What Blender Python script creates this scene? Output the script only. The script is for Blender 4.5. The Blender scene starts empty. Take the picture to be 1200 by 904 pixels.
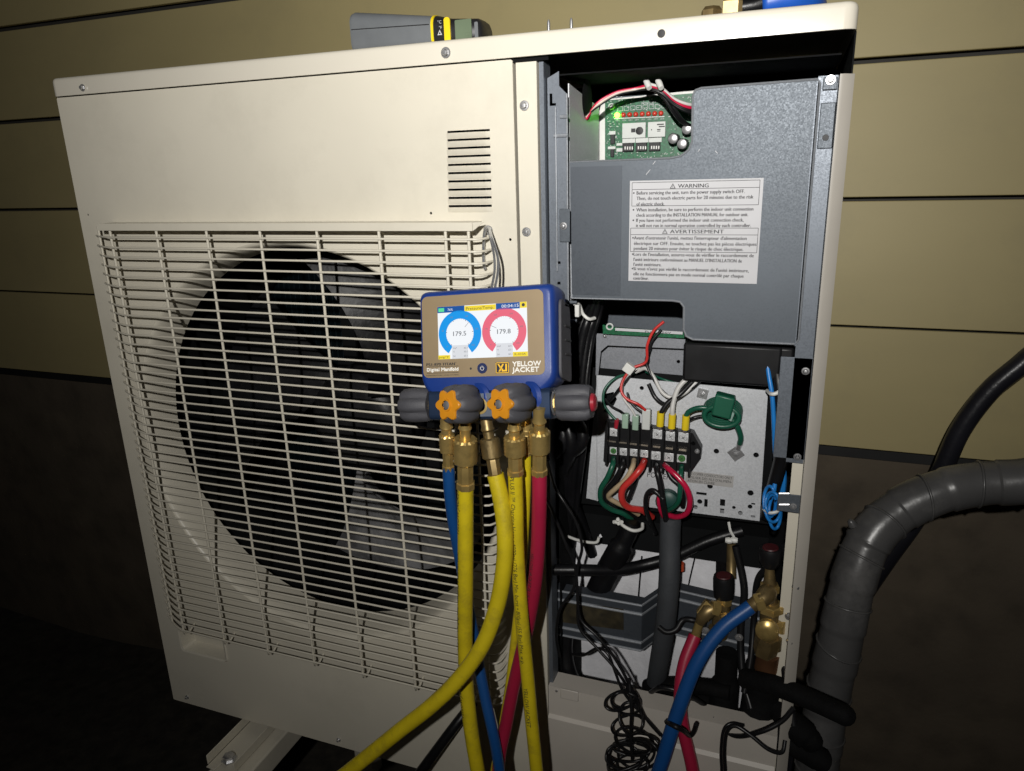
import bpy, math, random
from mathutils import Vector, Matrix, Euler
from mathutils.geometry import tessellate_polygon
random.seed(7)
S = bpy.context.scene
COL = S.collection
R = math.radians

# ------------------------------------------------------------------ camera
ZC = 1.20            # lens height above ground
DC = 0.764           # lens to the unit's front sheet (y = 0)
FPX = 854.8
CX, CY = 600.0, 452.0
def _n(v):
    return Vector(v).normalized()
_dn = _n((688 - CX, 3305 - CY, FPX))
_lf = _n((-1738 - CX, 268 - CY, FPX))
_X, _Z = -_lf, -_dn
_X = (_X - _Z * _X.dot(_Z)).normalized()
_Y = _Z.cross(_X)
RIGHT = Vector((_X[0], _Y[0], _Z[0]))
DOWN = Vector((_X[1], _Y[1], _Z[1]))
FWD = Vector((_X[2], _Y[2], _Z[2]))
EYE = Vector((0, -DC, ZC))
cam = bpy.data.cameras.new('camera')
camo = bpy.data.objects.new('camera', cam)
COL.objects.link(camo)
m3 = Matrix((RIGHT, -DOWN, -FWD)).transposed()
camo.matrix_world = Matrix.Translation(EYE) @ m3.to_4x4()
cam.sensor_width = 36
cam.lens = FPX / 1200 * 36
cam.clip_start = 0.02
cam.clip_end = 200
S.camera = camo

# ------------------------------------------------------------------ night sky and headlamp
w = bpy.data.worlds.new('World')
S.world = w
w.use_nodes = True
nt = w.node_tree
bg = nt.nodes['Background']
sky = nt.nodes.new('ShaderNodeTexSky')
sky.sky_type = 'NISHITA'
sky.sun_disc = False
sky.sun_elevation = R(-4)
sky.sun_rotation = R(150)
nt.links.new(sky.outputs[0], bg.inputs[0])
bg.inputs[1].default_value = 0.10

lamp = bpy.data.lights.new('headlamp', 'SPOT')
lampo = bpy.data.objects.new('headlamp', lamp)
COL.objects.link(lampo)
LP = Vector((0.0, -1.10, ZC + 0.22))
LT = Vector((-0.28, 0.1, ZC + 0.20))
lampo.location = LP
lampo.rotation_euler = (LT - LP).to_track_quat('-Z', 'Y').to_euler()
lamp.energy = 90
lamp.color = (1.0, 0.975, 0.93)
lamp.spot_size = R(160)
lamp.spot_blend = 0.5
# beam of the headlamp: bright middle, weak flood round it
lamp.use_nodes = True
_ln, _ll = lamp.node_tree.nodes, lamp.node_tree.links
_em = next(n_ for n_ in _ln if n_.type == 'EMISSION')
_tc = _ln.new('ShaderNodeTexCoord'); _sx = _ln.new('ShaderNodeSeparateXYZ')
_ll.new(_tc.outputs['Normal'], _sx.inputs[0])
def _math(op, a, b=None):
    n_ = _ln.new('ShaderNodeMath'); n_.operation = op
    for i_, v_ in enumerate((a, b)):
        if v_ is None: continue
        if isinstance(v_, (int, float)): n_.inputs[i_].default_value = v_
        else: _ll.new(v_, n_.inputs[i_])
    return n_.outputs[0]
_th = _math('ARCCOSINE', _math('MINIMUM', _math('ABSOLUTE', _sx.outputs[2]), 1.0))
_g = _math('POWER', 2.71828, _math('MULTIPLY', _math('POWER', _math('DIVIDE', _th, R(31)), 2.0), -1.0))
_ll.new(_math('ADD', _math('MULTIPLY', _g, .955), .045), _em.inputs['Strength'])
lamp.shadow_soft_size = 0.009

S.view_settings.view_transform = 'Standard'
S.view_settings.look = 'None'
S.view_settings.gamma = 1
S.view_settings.exposure = 0.0
S.render.engine = 'CYCLES'
S.cycles.max_bounces = 6
S.cycles.sample_clamp_indirect = 3.0

# ------------------------------------------------------------------ point helpers
def ray(px, py):
    return RIGHT * ((px - CX) / FPX) + DOWN * ((py - CY) / FPX) + FWD
def A(px, py, y=0.0):
    r = ray(px, py)
    return EYE + r * ((DC + y) / r.y)
def XZ(px, py, y=0.0):
    p = A(px, py, y)
    return (p.x, p.z)

# ------------------------------------------------------------------ mesh builder
class MB:
    def __init__(s):
        s.v = []; s.f = []
    def add(s, vs, fs):
        o = len(s.v)
        s.v += [Vector(v) for v in vs]
        s.f += [[i + o for i in f] for f in fs]
        return s
    def box(s, x0, x1, y0, y1, z0, z1):
        vs = [(x, y, z) for x in (x0, x1) for y in (y0, y1) for z in (z0, z1)]
        return s.add(vs, [(0, 1, 3, 2), (4, 6, 7, 5), (0, 4, 5, 1), (2, 3, 7, 6), (0, 2, 6, 4), (1, 5, 7, 3)])
    def obox(s, c, a, b, d):
        c, a, b, d = map(Vector, (c, a, b, d))
        vs = [c + a * i + b * j + d * k for i in (-1, 1) for j in (-1, 1) for k in (-1, 1)]
        return s.add(vs, [(0, 1, 3, 2), (4, 6, 7, 5), (0, 4, 5, 1), (2, 3, 7, 6), (0, 2, 6, 4), (1, 5, 7, 3)])
    def tube(s, pts, r, n=8, cap=True, closed=False):
        pts = [Vector(p) for p in pts]
        N = len(pts)
        rad = r if isinstance(r, (list, tuple)) else [r] * N
        fr = frames(pts, closed)
        vs = []
        for i in range(N):
            t, u, b = fr[i]
            for k in range(n):
                a = 2 * math.pi * k / n
                vs.append(pts[i] + (u * math.cos(a) + b * math.sin(a)) * rad[i])
        fs = []
        for i in range(N if closed else N - 1):
            j = (i + 1) % N
            for k in range(n):
                k2 = (k + 1) % n
                fs.append((i * n + k, i * n + k2, j * n + k2, j * n + k))
        if cap and not closed:
            fs.append(tuple(range(n))[::-1])
            fs.append(tuple((N - 1) * n + k for k in range(n)))
        return s.add(vs, fs)
    def lathe(s, prof, o, ax, n=20, mod=None, capa=True, capb=True):
        o = Vector(o); ax = Vector(ax).normalized()
        u = ax.orthogonal().normalized()
        if abs(ax.z) < .9:
            u = Vector((0, 0, 1)) - ax * ax.z
            u.normalize()
        b = ax.cross(u)
        vs = []
        for j, (t, r) in enumerate(prof):
            for k in range(n):
                a = 2 * math.pi * k / n
                rr = r * (mod(j, k) if mod else 1)
                vs.append(o + ax * t + (u * math.cos(a) + b * math.sin(a)) * rr)
        fs = []
        for j in range(len(prof) - 1):
            for k in range(n):
                k2 = (k + 1) % n
                fs.append((j * n + k, j * n + k2, (j + 1) * n + k2, (j + 1) * n + k))
        if capa: fs.append(tuple(range(n))[::-1])
        if capb: fs.append(tuple((len(prof) - 1) * n + k for k in range(n)))
        return s.add(vs, fs)
    def loft(s, loops, capa=True, capb=True):
        n = len(loops[0])
        vs = [p for l in loops for p in l]
        fs = []
        for j in range(len(loops) - 1):
            for k in range(n):
                k2 = (k + 1) % n
                fs.append((j * n + k, j * n + k2, (j + 1) * n + k2, (j + 1) * n + k))
        if capa: fs.append(tuple(range(n))[::-1])
        if capb: fs.append(tuple((len(loops) - 1) * n + k for k in range(n)))
        return s.add(vs, fs)
    def plate(s, outer, holes=(), y=0.0, t=0.001, fn=None):
        """flat sheet in x,z with openings; front at y, thickness t backwards"""
        fn = fn or (lambda x, z, d: Vector((x, y + d, z)))
        loops = [list(outer)] + [list(h) for h in holes]
        tri = tessellate_polygon([[Vector((a, b, 0)) for a, b in l] for l in loops])
        flat = [p for l in loops for p in l]
        n = len(flat)
        vs = [fn(a, b, 0) for a, b in flat] + [fn(a, b, t) for a, b in flat]
        fs = [tuple(q) for q in tri] + [tuple(i + n for i in q)[::-1] for q in tri]
        o = 0
        for l in loops:
            m = len(l)
            for k in range(m):
                k2 = (k + 1) % m
                fs.append((o + k, o + k2, n + o + k2, n + o + k))
            o += m
        return s.add(vs, fs)
    def mesh(s, name, off=Vector()):
        me = bpy.data.meshes.new(name)
        me.from_pydata([v - off for v in s.v], [], s.f)
        me.validate()
        return me
    def build(s, name, mat, parent=None, angle=38, bevel=0, local=False, flip=True):
        off = Vector() if (parent is None or local) else ORG.get(parent.name, Vector())
        me = s.mesh(name, off)
        import bmesh
        bm = bmesh.new(); bm.from_mesh(me)
        if flip:
            bmesh.ops.recalc_face_normals(bm, faces=bm.faces)
        bm.to_mesh(me); bm.free()
        me.polygons.foreach_set('use_smooth', [True] * len(me.polygons))
        me.set_sharp_from_angle(angle=R(angle))
        o = bpy.data.objects.new(name, me)
        COL.objects.link(o)
        if mat: me.materials.append(mat)
        if parent is not None:
            o.parent = parent
            ORG[o.name] = off
        if bevel:
            b = o.modifiers.new('bevel', 'BEVEL')
            b.width = bevel; b.segments = 2; b.limit_method = 'ANGLE'; b.angle_limit = R(40)
        return o
ORG = {}

def frames(pts, closed=False):
    N = len(pts)
    T = []
    for i in range(N):
        if closed: d = pts[(i + 1) % N] - pts[i - 1]
        else: d = pts[min(i + 1, N - 1)] - pts[max(i - 1, 0)]
        T.append(d.normalized() if d.length > 1e-9 else Vector((0, 0, 1)))
    u = Vector((0, -1, 0)) - T[0] * Vector((0, -1, 0)).dot(T[0])
    if u.length < .05: u = T[0].orthogonal()
    u.normalize()
    out = []
    for i in range(N):
        if i:
            u = u - T[i] * u.dot(T[i])
            u.normalize()
        out.append((T[i], u.copy(), T[i].cross(u)))
    return out

def smooth(pts, k=8, closed=False):
    """Catmull-Rom through the points"""
    P = [Vector(p) for p in pts]
    N = len(P)
    out = []
    for i in range(N if closed else N - 1):
        if closed:
            a, b, c, d = P[i - 1], P[i], P[(i + 1) % N], P[(i + 2) % N]
        else:
            a = P[i - 1] if i else P[0] * 2 - P[1]
            b, c = P[i], P[i + 1]
            d = P[i + 2] if i + 2 < N else P[-1] * 2 - P[-2]
        for j in range(k):
            t = j / k
            out.append(.5 * ((2 * b) + (c - a) * t + (2 * a - 5 * b + 4 * c - d) * t * t + (3 * b - a - 3 * c + d) * t ** 3))
    if not closed: out.append(P[-1])
    return out
def path(pp, k=8):
    return smooth([A(*p) if not isinstance(p, Vector) else p for p in pp], k)

def rrect(x0, x1, z0, z1, r, n=4):
    out = []
    for cx, cz, a0 in ((x1 - r, z1 - r, 0), (x0 + r, z1 - r, 90), (x0 + r, z0 + r, 180), (x1 - r, z0 + r, 270)):
        for k in range(n + 1):
            a = R(a0 + 90 * k / n)
            out.append((cx + r * math.cos(a), cz + r * math.sin(a)))
    return out
def circ(cx, cz, r, n=16, a0=0):
    return [(cx + r * math.cos(R(a0) + 2 * math.pi * k / n), cz + r * math.sin(R(a0) + 2 * math.pi * k / n)) for k in range(n)]
def rect(x0, x1, z0, z1):
    return [(x0, z0), (x1, z0), (x1, z1), (x0, z1)]
def quad(pp, y):
    return [XZ(a, b, y) for a, b in pp]

def thing(name, label, cat, loc=(0, 0, 0), group=None, rot=None):
    o = bpy.data.objects.new(name, None)
    o.empty_display_size = .02
    COL.objects.link(o)
    o.location = loc
    if rot is not None: o.rotation_euler = rot
    o['label'] = label; o['category'] = cat
    if group: o['group'] = group
    ORG[o.name] = Vector(loc)
    return o
def tag(o, label, cat, group=None):
    o['label'] = label; o['category'] = cat
    if group: o['group'] = group
    return o
def share(o, name, parent, delta):
    """a further object on the same mesh"""
    c = bpy.data.objects.new(name, o.data)
    COL.objects.link(c)
    c.parent = parent
    c.location = o.location + Vector(delta)
    return c

# ------------------------------------------------------------------ materials
MATS = {}
def M(name, col, rough=.5, metal=0.0, var=.12, scale=25, bump=0.0, bscale=None, rvar=.12, emit=0, spec=.5, detail=5, stretch=None, dirt=None, coat=0):
    if name in MATS: return MATS[name]
    m = bpy.data.materials.new(name)
    m.use_nodes = True
    n = m.node_tree.nodes; l = m.node_tree.links
    p = n['Principled BSDF']
    tc = n.new('ShaderNodeTexCoord')
    vec = tc.outputs['Object']
    if stretch:
        mp = n.new('ShaderNodeMapping'); mp.inputs['Scale'].default_value = stretch
        l.new(vec, mp.inputs[0]); vec = mp.outputs[0]
    no = n.new('ShaderNodeTexNoise'); no.inputs['Scale'].default_value = scale; no.inputs['Detail'].default_value = detail
    l.new(vec, no.inputs['Vector'])
    rp = n.new('ShaderNodeValToRGB')
    rp.color_ramp.elements[0].position = .3; rp.color_ramp.elements[1].position = .7
    lo = [max(0, c * (1 - var)) for c in col]; hi = [min(1, c * (1 + var)) for c in col]
    rp.color_ramp.elements[0].color = (*lo, 1); rp.color_ramp.elements[1].color = (*hi, 1)
    l.new(no.outputs['Fac'], rp.inputs[0])
    colout = rp.outputs[0]
    if dirt:
        dc, amount, ds = dirt
        n2 = n.new('ShaderNodeTexNoise'); n2.inputs['Scale'].default_value = ds; n2.inputs['Detail'].default_value = 8; n2.inputs['Roughness'].default_value = .7
        l.new(tc.outputs['Object'], n2.inputs['Vector'])
        r2 = n.new('ShaderNodeValToRGB'); r2.color_ramp.elements[0].position = .5; r2.color_ramp.elements[1].position = .72
        r2.color_ramp.elements[0].color = (0, 0, 0, 1); r2.color_ramp.elements[1].color = (amount, amount, amount, 1)
        l.new(n2.outputs['Fac'], r2.inputs[0])
        mx = n.new('ShaderNodeMixRGB'); mx.inputs[2].default_value = (*dc, 1)
        l.new(r2.outputs[0], mx.inputs[0]); l.new(colout, mx.inputs[1])
        colout = mx.outputs[0]
    l.new(colout, p.inputs['Base Color'])
    p.inputs['Metallic'].default_value = metal
    p.inputs['Specular IOR Level'].default_value = spec
    if coat: p.inputs['Coat Weight'].default_value = coat
    mr = n.new('ShaderNodeMapRange')
    mr.inputs['To Min'].default_value = max(.03, rough - rvar); mr.inputs['To Max'].default_value = min(1, rough + rvar)
    n3 = n.new('ShaderNodeTexNoise'); n3.inputs['Scale'].default_value = scale * .37; n3.inputs['Detail'].default_value = 6
    l.new(vec, n3.inputs['Vector'])
    l.new(n3.outputs['Fac'], mr.inputs['Value']); l.new(mr.outputs[0], p.inputs['Roughness'])
    if bump:
        nb = n.new('ShaderNodeTexNoise'); nb.inputs['Scale'].default_value = bscale or scale * 4; nb.inputs['Detail'].default_value = 4
        l.new(vec, nb.inputs['Vector'])
        bp = n.new('ShaderNodeBump'); bp.inputs['Strength'].default_value = bump; bp.inputs['Distance'].default_value = .002
        l.new(nb.outputs['Fac'], bp.inputs['Height']); l.new(bp.outputs[0], p.inputs['Normal'])
    if emit:
        p.inputs['Emission Color'].default_value = (*col, 1); p.inputs['Emission Strength'].default_value = emit
    MATS[name] = m
    return m

def galv(name, base, spangle=.09, scale=800, rough=.55, metal=.35):
    m = M(name, base, rough, metal, .06, 14)
    n = m.node_tree.nodes; l = m.node_tree.links
    p = n['Principled BSDF']
    tc = next(x for x in n if x.type == 'TEX_COORD')
    vo = n.new('ShaderNodeTexVoronoi'); vo.inputs['Scale'].default_value = scale
    l.new(tc.outputs['Object'], vo.inputs['Vector'])
    bw = n.new('ShaderNodeRGBToBW'); l.new(vo.outputs['Color'], bw.inputs[0])
    mr = n.new('ShaderNodeMapRange'); mr.inputs['To Min'].default_value = 1 - spangle; mr.inputs['To Max'].default_value = 1 + spangle
    l.new(bw.outputs[0], mr.inputs['Value'])
    src = p.inputs['Base Color'].links[0].from_socket
    mu = n.new('ShaderNodeMixRGB'); mu.blend_type = 'MULTIPLY'; mu.inputs[0].default_value = 1
    l.new(src, mu.inputs[1]); l.new(mr.outputs[0], mu.inputs[2])
    l.new(mu.outputs[0], p.inputs['Base Color'])
    mr2 = n.new('ShaderNodeMapRange'); mr2.inputs['To Min'].default_value = rough - .1; mr2.inputs['To Max'].default_value = rough + .1
    l.new(bw.outputs[0], mr2.inputs['Value']); l.new(mr2.outputs[0], p.inputs['Roughness'])
    return m

cream = M('cream_paint', (.66, .62, .52), .38, 0, .035, 6, bump=.05, bscale=900, rvar=.07, dirt=((.42, .39, .32), .22, 9))
creamlid = M('cream_lid_paint', (.66, .62, .53), .26, 0, .02, 8, bump=.25, bscale=9, rvar=.03)
greypaint = M('greyed_cream_paint', (.56, .52, .465), .45, 0, .05, 14)
gal = galv('galvanised_steel', (.098, .112, .130), rough=.54, metal=.5)
galrim = galv('galvanised_edge_highlight', (.34, .36, .39), rough=.42, metal=.4)  # lighter steel on rims and ribs paints their edge highlights
galsheet = galv('pale_galvanised_sheet', (.25, .26, .285), rough=.5, metal=.4)
galjamb = galv('galvanised_jamb_steel', (.15, .168, .195), rough=.5, metal=.5)
galdark = galv('galvanised_steel_dull', (.075, .086, .102), rough=.52, metal=.5)
galwhite = galv('bright_zinc_plate', (.56, .575, .60), spangle=.10, scale=700, rough=.55, metal=.25)
chrome = M('screw_steel', (.60, .60, .61), .3, .8, .1, 200)
blackp = M('black_plastic', (.008, .008, .009), .42, 0, .2, 60, spec=.35)
blackr = M('black_rubber', (.006, .006, .007), .38, 0, .3, 40, bump=.1, bscale=300, spec=.35)
foam = M('black_foam', (.004, .004, .0043), .8, 0, .4, 60, bump=.5, bscale=160, spec=.15)
greyfoam = M('charcoal_foam_sleeve', (.042, .046, .052), .7, 0, .15, 40, bump=.25, bscale=350)
voidm = M('unlit_interior_dark', (.006, .0065, .007), .85, 0, .3, 15, spec=.12)  # near-black stands for the unlit inside of the cabinet
felt = M('grey_felt_blanket', (.84, .84, .88), .95, 0, .08, 45, bump=.3, bscale=260, dirt=((.4, .4, .42), .3, 22))
brass = M('brass', (.66, .47, .17), .33, .72, .12, 90, dirt=((.2, .12, .04), .5, 60))
brassdull = M('dull_brass', (.29, .21, .095), .42, .75, .2, 60, dirt=((.1, .07, .03), .6, 50))
copper = M('dark_copper', (.25, .12, .06), .5, .8, .3, 40)
yel = M('yellow_hose_rubber', (.66, .52, .013), .42, 0, .10, 40, bump=.12, bscale=420, dirt=((.25, .19, .03), .55, 34))
redh = M('red_hose_rubber', (.38, .014, .05), .4, 0, .08, 30, bump=.05, bscale=500, dirt=((.2, .01, .02), .3, 30))
blueh = M('blue_hose_rubber', (.008, .07, .25), .38, 0, .08, 30, bump=.05, bscale=500, dirt=((.01, .04, .12), .35, 30))
ink = M('black_ink', (.02, .02, .022), .6, 0, .05, 100)
paper = M('sticker_paper', (.50, .50, .52), .55, 0, .03, 30, dirt=((.55, .55, .55), .2, 40))
blueshell = M('blue_manifold_shell', (.009, .036, .20), .42, 0, .06, 60, bump=.07, bscale=900)
gold = M('bronze_face_plate', (.27, .20, .115), .5, .15, .03, 50, rvar=.05)
greyrub = M('grey_handle_rubber', (.066, .066, .075), .6, 0, .08, 80, bump=.15, bscale=700)
orange = M('orange_knob_plastic', (.60, .24, .012), .42, 0, .04, 60)
bluemetal = M('blue_anodised_block', (.025, .045, .095), .38, .5, .1, 60)
redp = M('red_plastic', (.34, .02, .035), .35, 0, .08, 60)
whitep = M('white_nylon', (.68, .68, .65), .45, 0, .06, 60)
pcbm = M('green_circuit_board', (.003, .095, .036), .45, 0, .45, 420, detail=2, rvar=.05)
chip = M('grey_component_plastic', (.55, .57, .55), .5, 0, .04, 60)
wgreen = M('green_wire', (.008, .082, .048), .35, 0, .1, 60)
wred = M('red_wire', (.55, .035, .03), .32, 0, .1, 60)
wcrim = M('crimson_wire', (.48, .01, .05), .25, 0, .1, 60)
wwhite = M('white_wire', (.56, .55, .53), .4, 0, .08, 60)
wtan = M('tan_wire', (.46, .35, .22), .45, 0, .08, 60)
wblack = M('black_wire', (.009, .009, .010), .35, 0, .2, 60, spec=.4)
wblue = M('blue_wire', (.015, .19, .55), .35, 0, .1, 60)
wyel = M('yellow_crimp_sleeve', (.75, .56, .02), .4, 0, .05, 60)
tape = M('grey_wrap_tape', (.072, .071, .071), .32, 0, .25, 9, bump=.75, bscale=21, dirt=((.17, .165, .16), .55, 12))
def SCR(name, col, e):
    """display pixels: black glass that emits"""
    m = M(name, col, .35, var=0, emit=e)
    p = m.node_tree.nodes['Principled BSDF']
    for l_ in list(p.inputs['Base Color'].links): m.node_tree.links.remove(l_)
    p.inputs['Base Color'].default_value = (.006, .006, .008, 1)
    return m
dial_blue = SCR('screen_blue', (.0, .36, .95), .85)
dial_red = SCR('screen_pink', (.95, .16, .24), .85)
scr_white = SCR('screen_white', (.94, .97, 1.0), .95)
scr_bar = SCR('screen_navy', (.0, .10, .42), .8)
scr_yel = SCR('screen_yellow', (1.0, .78, .03), .9)
scr_grey = SCR('screen_grey', (.78, .80, .84), .9)
scr_ink = SCR('screen_ink', (.20, .21, .23), .9)
scr_dark = SCR('screen_black', (.01, .01, .012), .5)
scr_green = SCR('screen_green', (.12, .80, .35), .9)
led_green = M('lit_green_led', (.15, 1.0, .02), .3, emit=22, var=0)
led_red = M('red_led_lens', (.55, .05, .03), .25, 0, .1, 90)

# ------------------------------------------------------------------ lettering
FONT_CACHE = {}
def glyphs(s):
    """flat mesh of a line of text: verts 2d, faces, width, cap height"""
    if s in FONT_CACHE: return FONT_CACHE[s]
    cu = bpy.data.curves.new('t', 'FONT')
    cu.body = s; cu.size = 1; cu.resolution_u = 2
    o = bpy.data.objects.new('t', cu)
    COL.objects.link(o)
    dg = bpy.context.evaluated_depsgraph_get()
    me = bpy.data.meshes.new_from_object(o.evaluated_get(dg))
    vs = [(v.co.x, v.co.y) for v in me.vertices]
    fs = [tuple(p.vertices) for p in me.polygons]
    bpy.data.objects.remove(o); bpy.data.curves.remove(cu); bpy.data.meshes.remove(me)
    xs = [v[0] for v in vs]
    x0, x1 = min(xs), max(xs)
    FONT_CACHE[s] = ([(a - x0, b) for a, b in vs], fs, x1 - x0)
    return FONT_CACHE[s]
CAP = .69
def put_text(mb, s, fn, x0, zc, h, width=None, align='l', grow=0):
    """text with cap height h centred on zc; fn(x,z)->3d"""
    vs, fs, wd = glyphs(s)
    k = h / CAP
    kx = (width / wd) if width else k
    off = x0 - (wd * kx / 2 if align == 'c' else (wd * kx if align == 'r' else 0))
    mb.add([fn(off + a * kx, zc - h / 2 + b * k) for a, b in vs], fs)
def bars(mb, fn, segs, t):
    """thin printed rules: (x0,z0,x1,z1)"""
    for x0, z0, x1, z1 in segs:
        if abs(x1 - x0) > abs(z1 - z0):
            q = [(x0, z0 - t / 2), (x1, z1 - t / 2), (x1, z1 + t / 2), (x0, z0 + t / 2)]
        else:
            q = [(x0 - t / 2, z0), (x1 - t / 2, z1), (x1 + t / 2, z1), (x0 + t / 2, z0)]
            if t < 0: q = q[::-1]
        mb.add([fn(*p) for p in q], [(0, 1, 2, 3)])
def wrap_text(mb, s, pts, r, s0, h, ang=0, up=False, spread=1.0):
    """print a line along a hose, ang = turn from the side that faces the yard (-y)"""
    vs, fs, wd = glyphs(s)
    k = h / CAP
    P = pts[::-1] if up else pts
    L = [0]
    for i in range(1, len(P)): L.append(L[-1] + (P[i] - P[i - 1]).length)
    if up: s0 = L[-1] - s0      # s0 is measured from the top end
    def at(d):
        d = max(0, min(d, L[-1] - 1e-6))
        i = 0
        while L[i + 1] < d: i += 1
        t = (d - L[i]) / (L[i + 1] - L[i])
        p = P[i].lerp(P[i + 1], t)
        T = (P[i + 1] - P[i]).normalized()
        nrm = Vector((0, -1, 0)); nrm = (nrm - T * nrm.dot(T)).normalized()
        return p, T, nrm
    out = []
    for a, b in vs:
        p, T, nrm = at(s0 + a * k * spread)
        side = nrm.cross(T)
        al = ang + (b * k - h / 2) / r * 1.0
        out.append(p + (nrm * math.cos(al) + side * math.sin(al)) * (r + .00035))
    mb.add(out, fs)

# ------------------------------------------------------------------ ground
g = MB()
NG = 40
gv = []
for i in range(NG + 1):
    for j in range(NG + 1):
        x = -4 + 8 * i / NG; y = -6 + 7 * j / NG
        gv.append((x, y, .012 * math.sin(5.1 * x + 3 * y) + .01 * math.sin(9 * y - 4 * x) + random.uniform(-.008, .008)))
g.add(gv, [(i * (NG + 1) + j, (i + 1) * (NG + 1) + j, (i + 1) * (NG + 1) + j + 1, i * (NG + 1) + j + 1) for i in range(NG) for j in range(NG)])
g.add([(-60, -60, -.05), (60, -60, -.05), (60, 60, -.05), (-60, 60, -.05)], [(0, 1, 2, 3)])
soil = M('dark_soil', (.03, .026, .02), .9, 0, .5, 30, bump=.8, bscale=70, dirt=((.07, .06, .045), .5, 40))
go = g.build('ground', soil)
go['kind'] = 'structure'

# ------------------------------------------------------------------ house wall
siding = M('olive_cream_siding', (.345, .290, .145), .5, 0, .05, 5, bump=.06, bscale=40, rvar=.06, stretch=(.6, 1, 1.6), dirt=((.24, .21, .12), .35, 4), spec=.3)
parge = M('brown_parged_concrete', (.085, .067, .046), .9, 0, .28, 14, bump=.6, bscale=60, dirt=((.05, .04, .03), .5, 7))
wall = thing('house_wall', 'olive cream lap sided house wall above a dark parged footing behind the unit', 'wall', (0, .46, 0))
YW = .45
joints = [-.448, -.250, -.060, .128, .311, .50, .69, .88, 1.07]
for i in range(len(joints) - 1):
    z0, z1 = ZC + joints[i] + .0030, ZC + joints[i + 1] - .0035
    mb = MB()
    prof = [(YW - .011, z0), (YW + .0, z0), (YW + .009, z1), (YW + .0035, z1)]
    mb.loft([[Vector((x, y, z)) for y, z in prof] for x in (-3.2, 2.6)])
    mb.build('siding_board', siding, wall, bevel=.0012)
mb = MB().box(-3.2, 2.6, YW + .012, YW + .12, ZC - .44, ZC + 1.09)
mb.build('sheathing', M('lap_shadow_sheathing', (.03, .028, .024), .8), wall)  # dark board behind the gaps draws the shadow lines under the laps
mb = MB().box(-3.2, 2.6, YW - .004, YW + .1, ZC - .464, ZC - .4485)
mb.build('starter_strip', M('black_drip_edge', (.012, .012, .012), .5), wall)
mb = MB()
n = 50
gv = []
for i in range(n + 1):
    for j in range(9):
        gv.append((-3.2 + 5.8 * i / n, YW + .004 + random.uniform(-.002, .002), -.05 + (ZC - .414) * j / 8))
mb.add(gv, [(i * 9 + j, (i + 1) * 9 + j, (i + 1) * 9 + j + 1, i * 9 + j + 1) for i in range(n) for j in range(8)])
mb.box(-3.2, 2.6, YW + .012, YW + .1, -.05, ZC - .465)
mb.build('foundation', parge, wall)

# ------------------------------------------------------------------ outdoor unit: cabinet
XL, XR = -.929, .0435
ZB, ZS, ZT = ZC - .854, ZC + .1068, ZC + .130
DEP = .36
unit = thing('outdoor_unit', 'cream outdoor heat pump unit with its service cover removed and wiring exposed', 'heat pump', (-.44, .18, ZB))
PX1 = -.2812
FC = (-.597, ZC - .367)      # fan centre
holes = [circ(FC[0], FC[1], .2865, 72)]
lv = []
for k in range(10):
    py = 152.5 + k * 9.75
    a = A(524 + k * .18, py, 0); b = A(574 + k * .25, py - .8, 0)
    lv.append((a.x, b.x, (a.z + b.z) / 2))
    holes.append(rect(a.x, b.x, (a.z + b.z) / 2 - .0038, (a.z + b.z) / 2 - .0004))
h0 = A(214, 739, 0); h1 = A(261, 771, 0)
HX0, HX1, HZ1, HZ0 = A(214, 755).x, A(263, 760).x, A(236, 744).z, A(236, 766).z
holes.append(rrect(HX0, HX1, HZ0, HZ1, .005))
for px, py in ((103, 252), (505, 250), (598, 281)):
    q = A(px, py); holes.append(circ(q.x, q.z, .0016, 8))
mb = MB()
mb.plate(rrect(XL, PX1, ZB, ZS - .001, .002, 2), holes, 0, .0012)
mb.box(PX1 - .0012, PX1, .0014, .012, ZB, ZS - .002)
front = mb.build('front_panel', cream, unit, angle=30)
# bell mouth round the fan
mb = MB()
prof = []
for k in range(9):
    a = R(90 * k / 8)
    prof.append((.0002 + .052 * (1 - math.cos(a)), .2870 - .0115 * math.sin(a)))
prof = [(.0013, .2885)] + prof + [(.056, .2755)]
mb.lathe(prof, (FC[0], 0, FC[1]), (0, 1, 0), 72, capa=False, capb=False)
bell = mb.build('fan_shroud', cream, unit, angle=60, flip=False)
mb = MB()
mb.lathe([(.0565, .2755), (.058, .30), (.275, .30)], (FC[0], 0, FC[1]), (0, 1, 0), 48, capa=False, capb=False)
mb.build('fan_void_tube', voidm, unit, angle=60, flip=False)  # dark tube added for the unlit space behind the shroud
# louvres
for a, b, z in lv:
    mb = MB()
    w2 = (b - a)
    lo = []
    for t, (dy, dz) in enumerate(((-.0002, -.0084), (-.0022, -.0058), (-.0034, -.0027), (-.0028, -.0027), (-.0014, -.0058), (.0006, -.0084))):
        lo.append((dy, dz))
    loops = []
    for x, f in ((a - .001, .05), (a + .003, .7), (a + .006, 1), (b - .006, 1), (b - .003, .7), (b + .001, .05)):
        loops.append([Vector((x, dy * f - .0001, z + dz)) for dy, dz in lo])
    mb.loft(loops)
    mb.build('louvre', cream, unit, angle=50)
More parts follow.
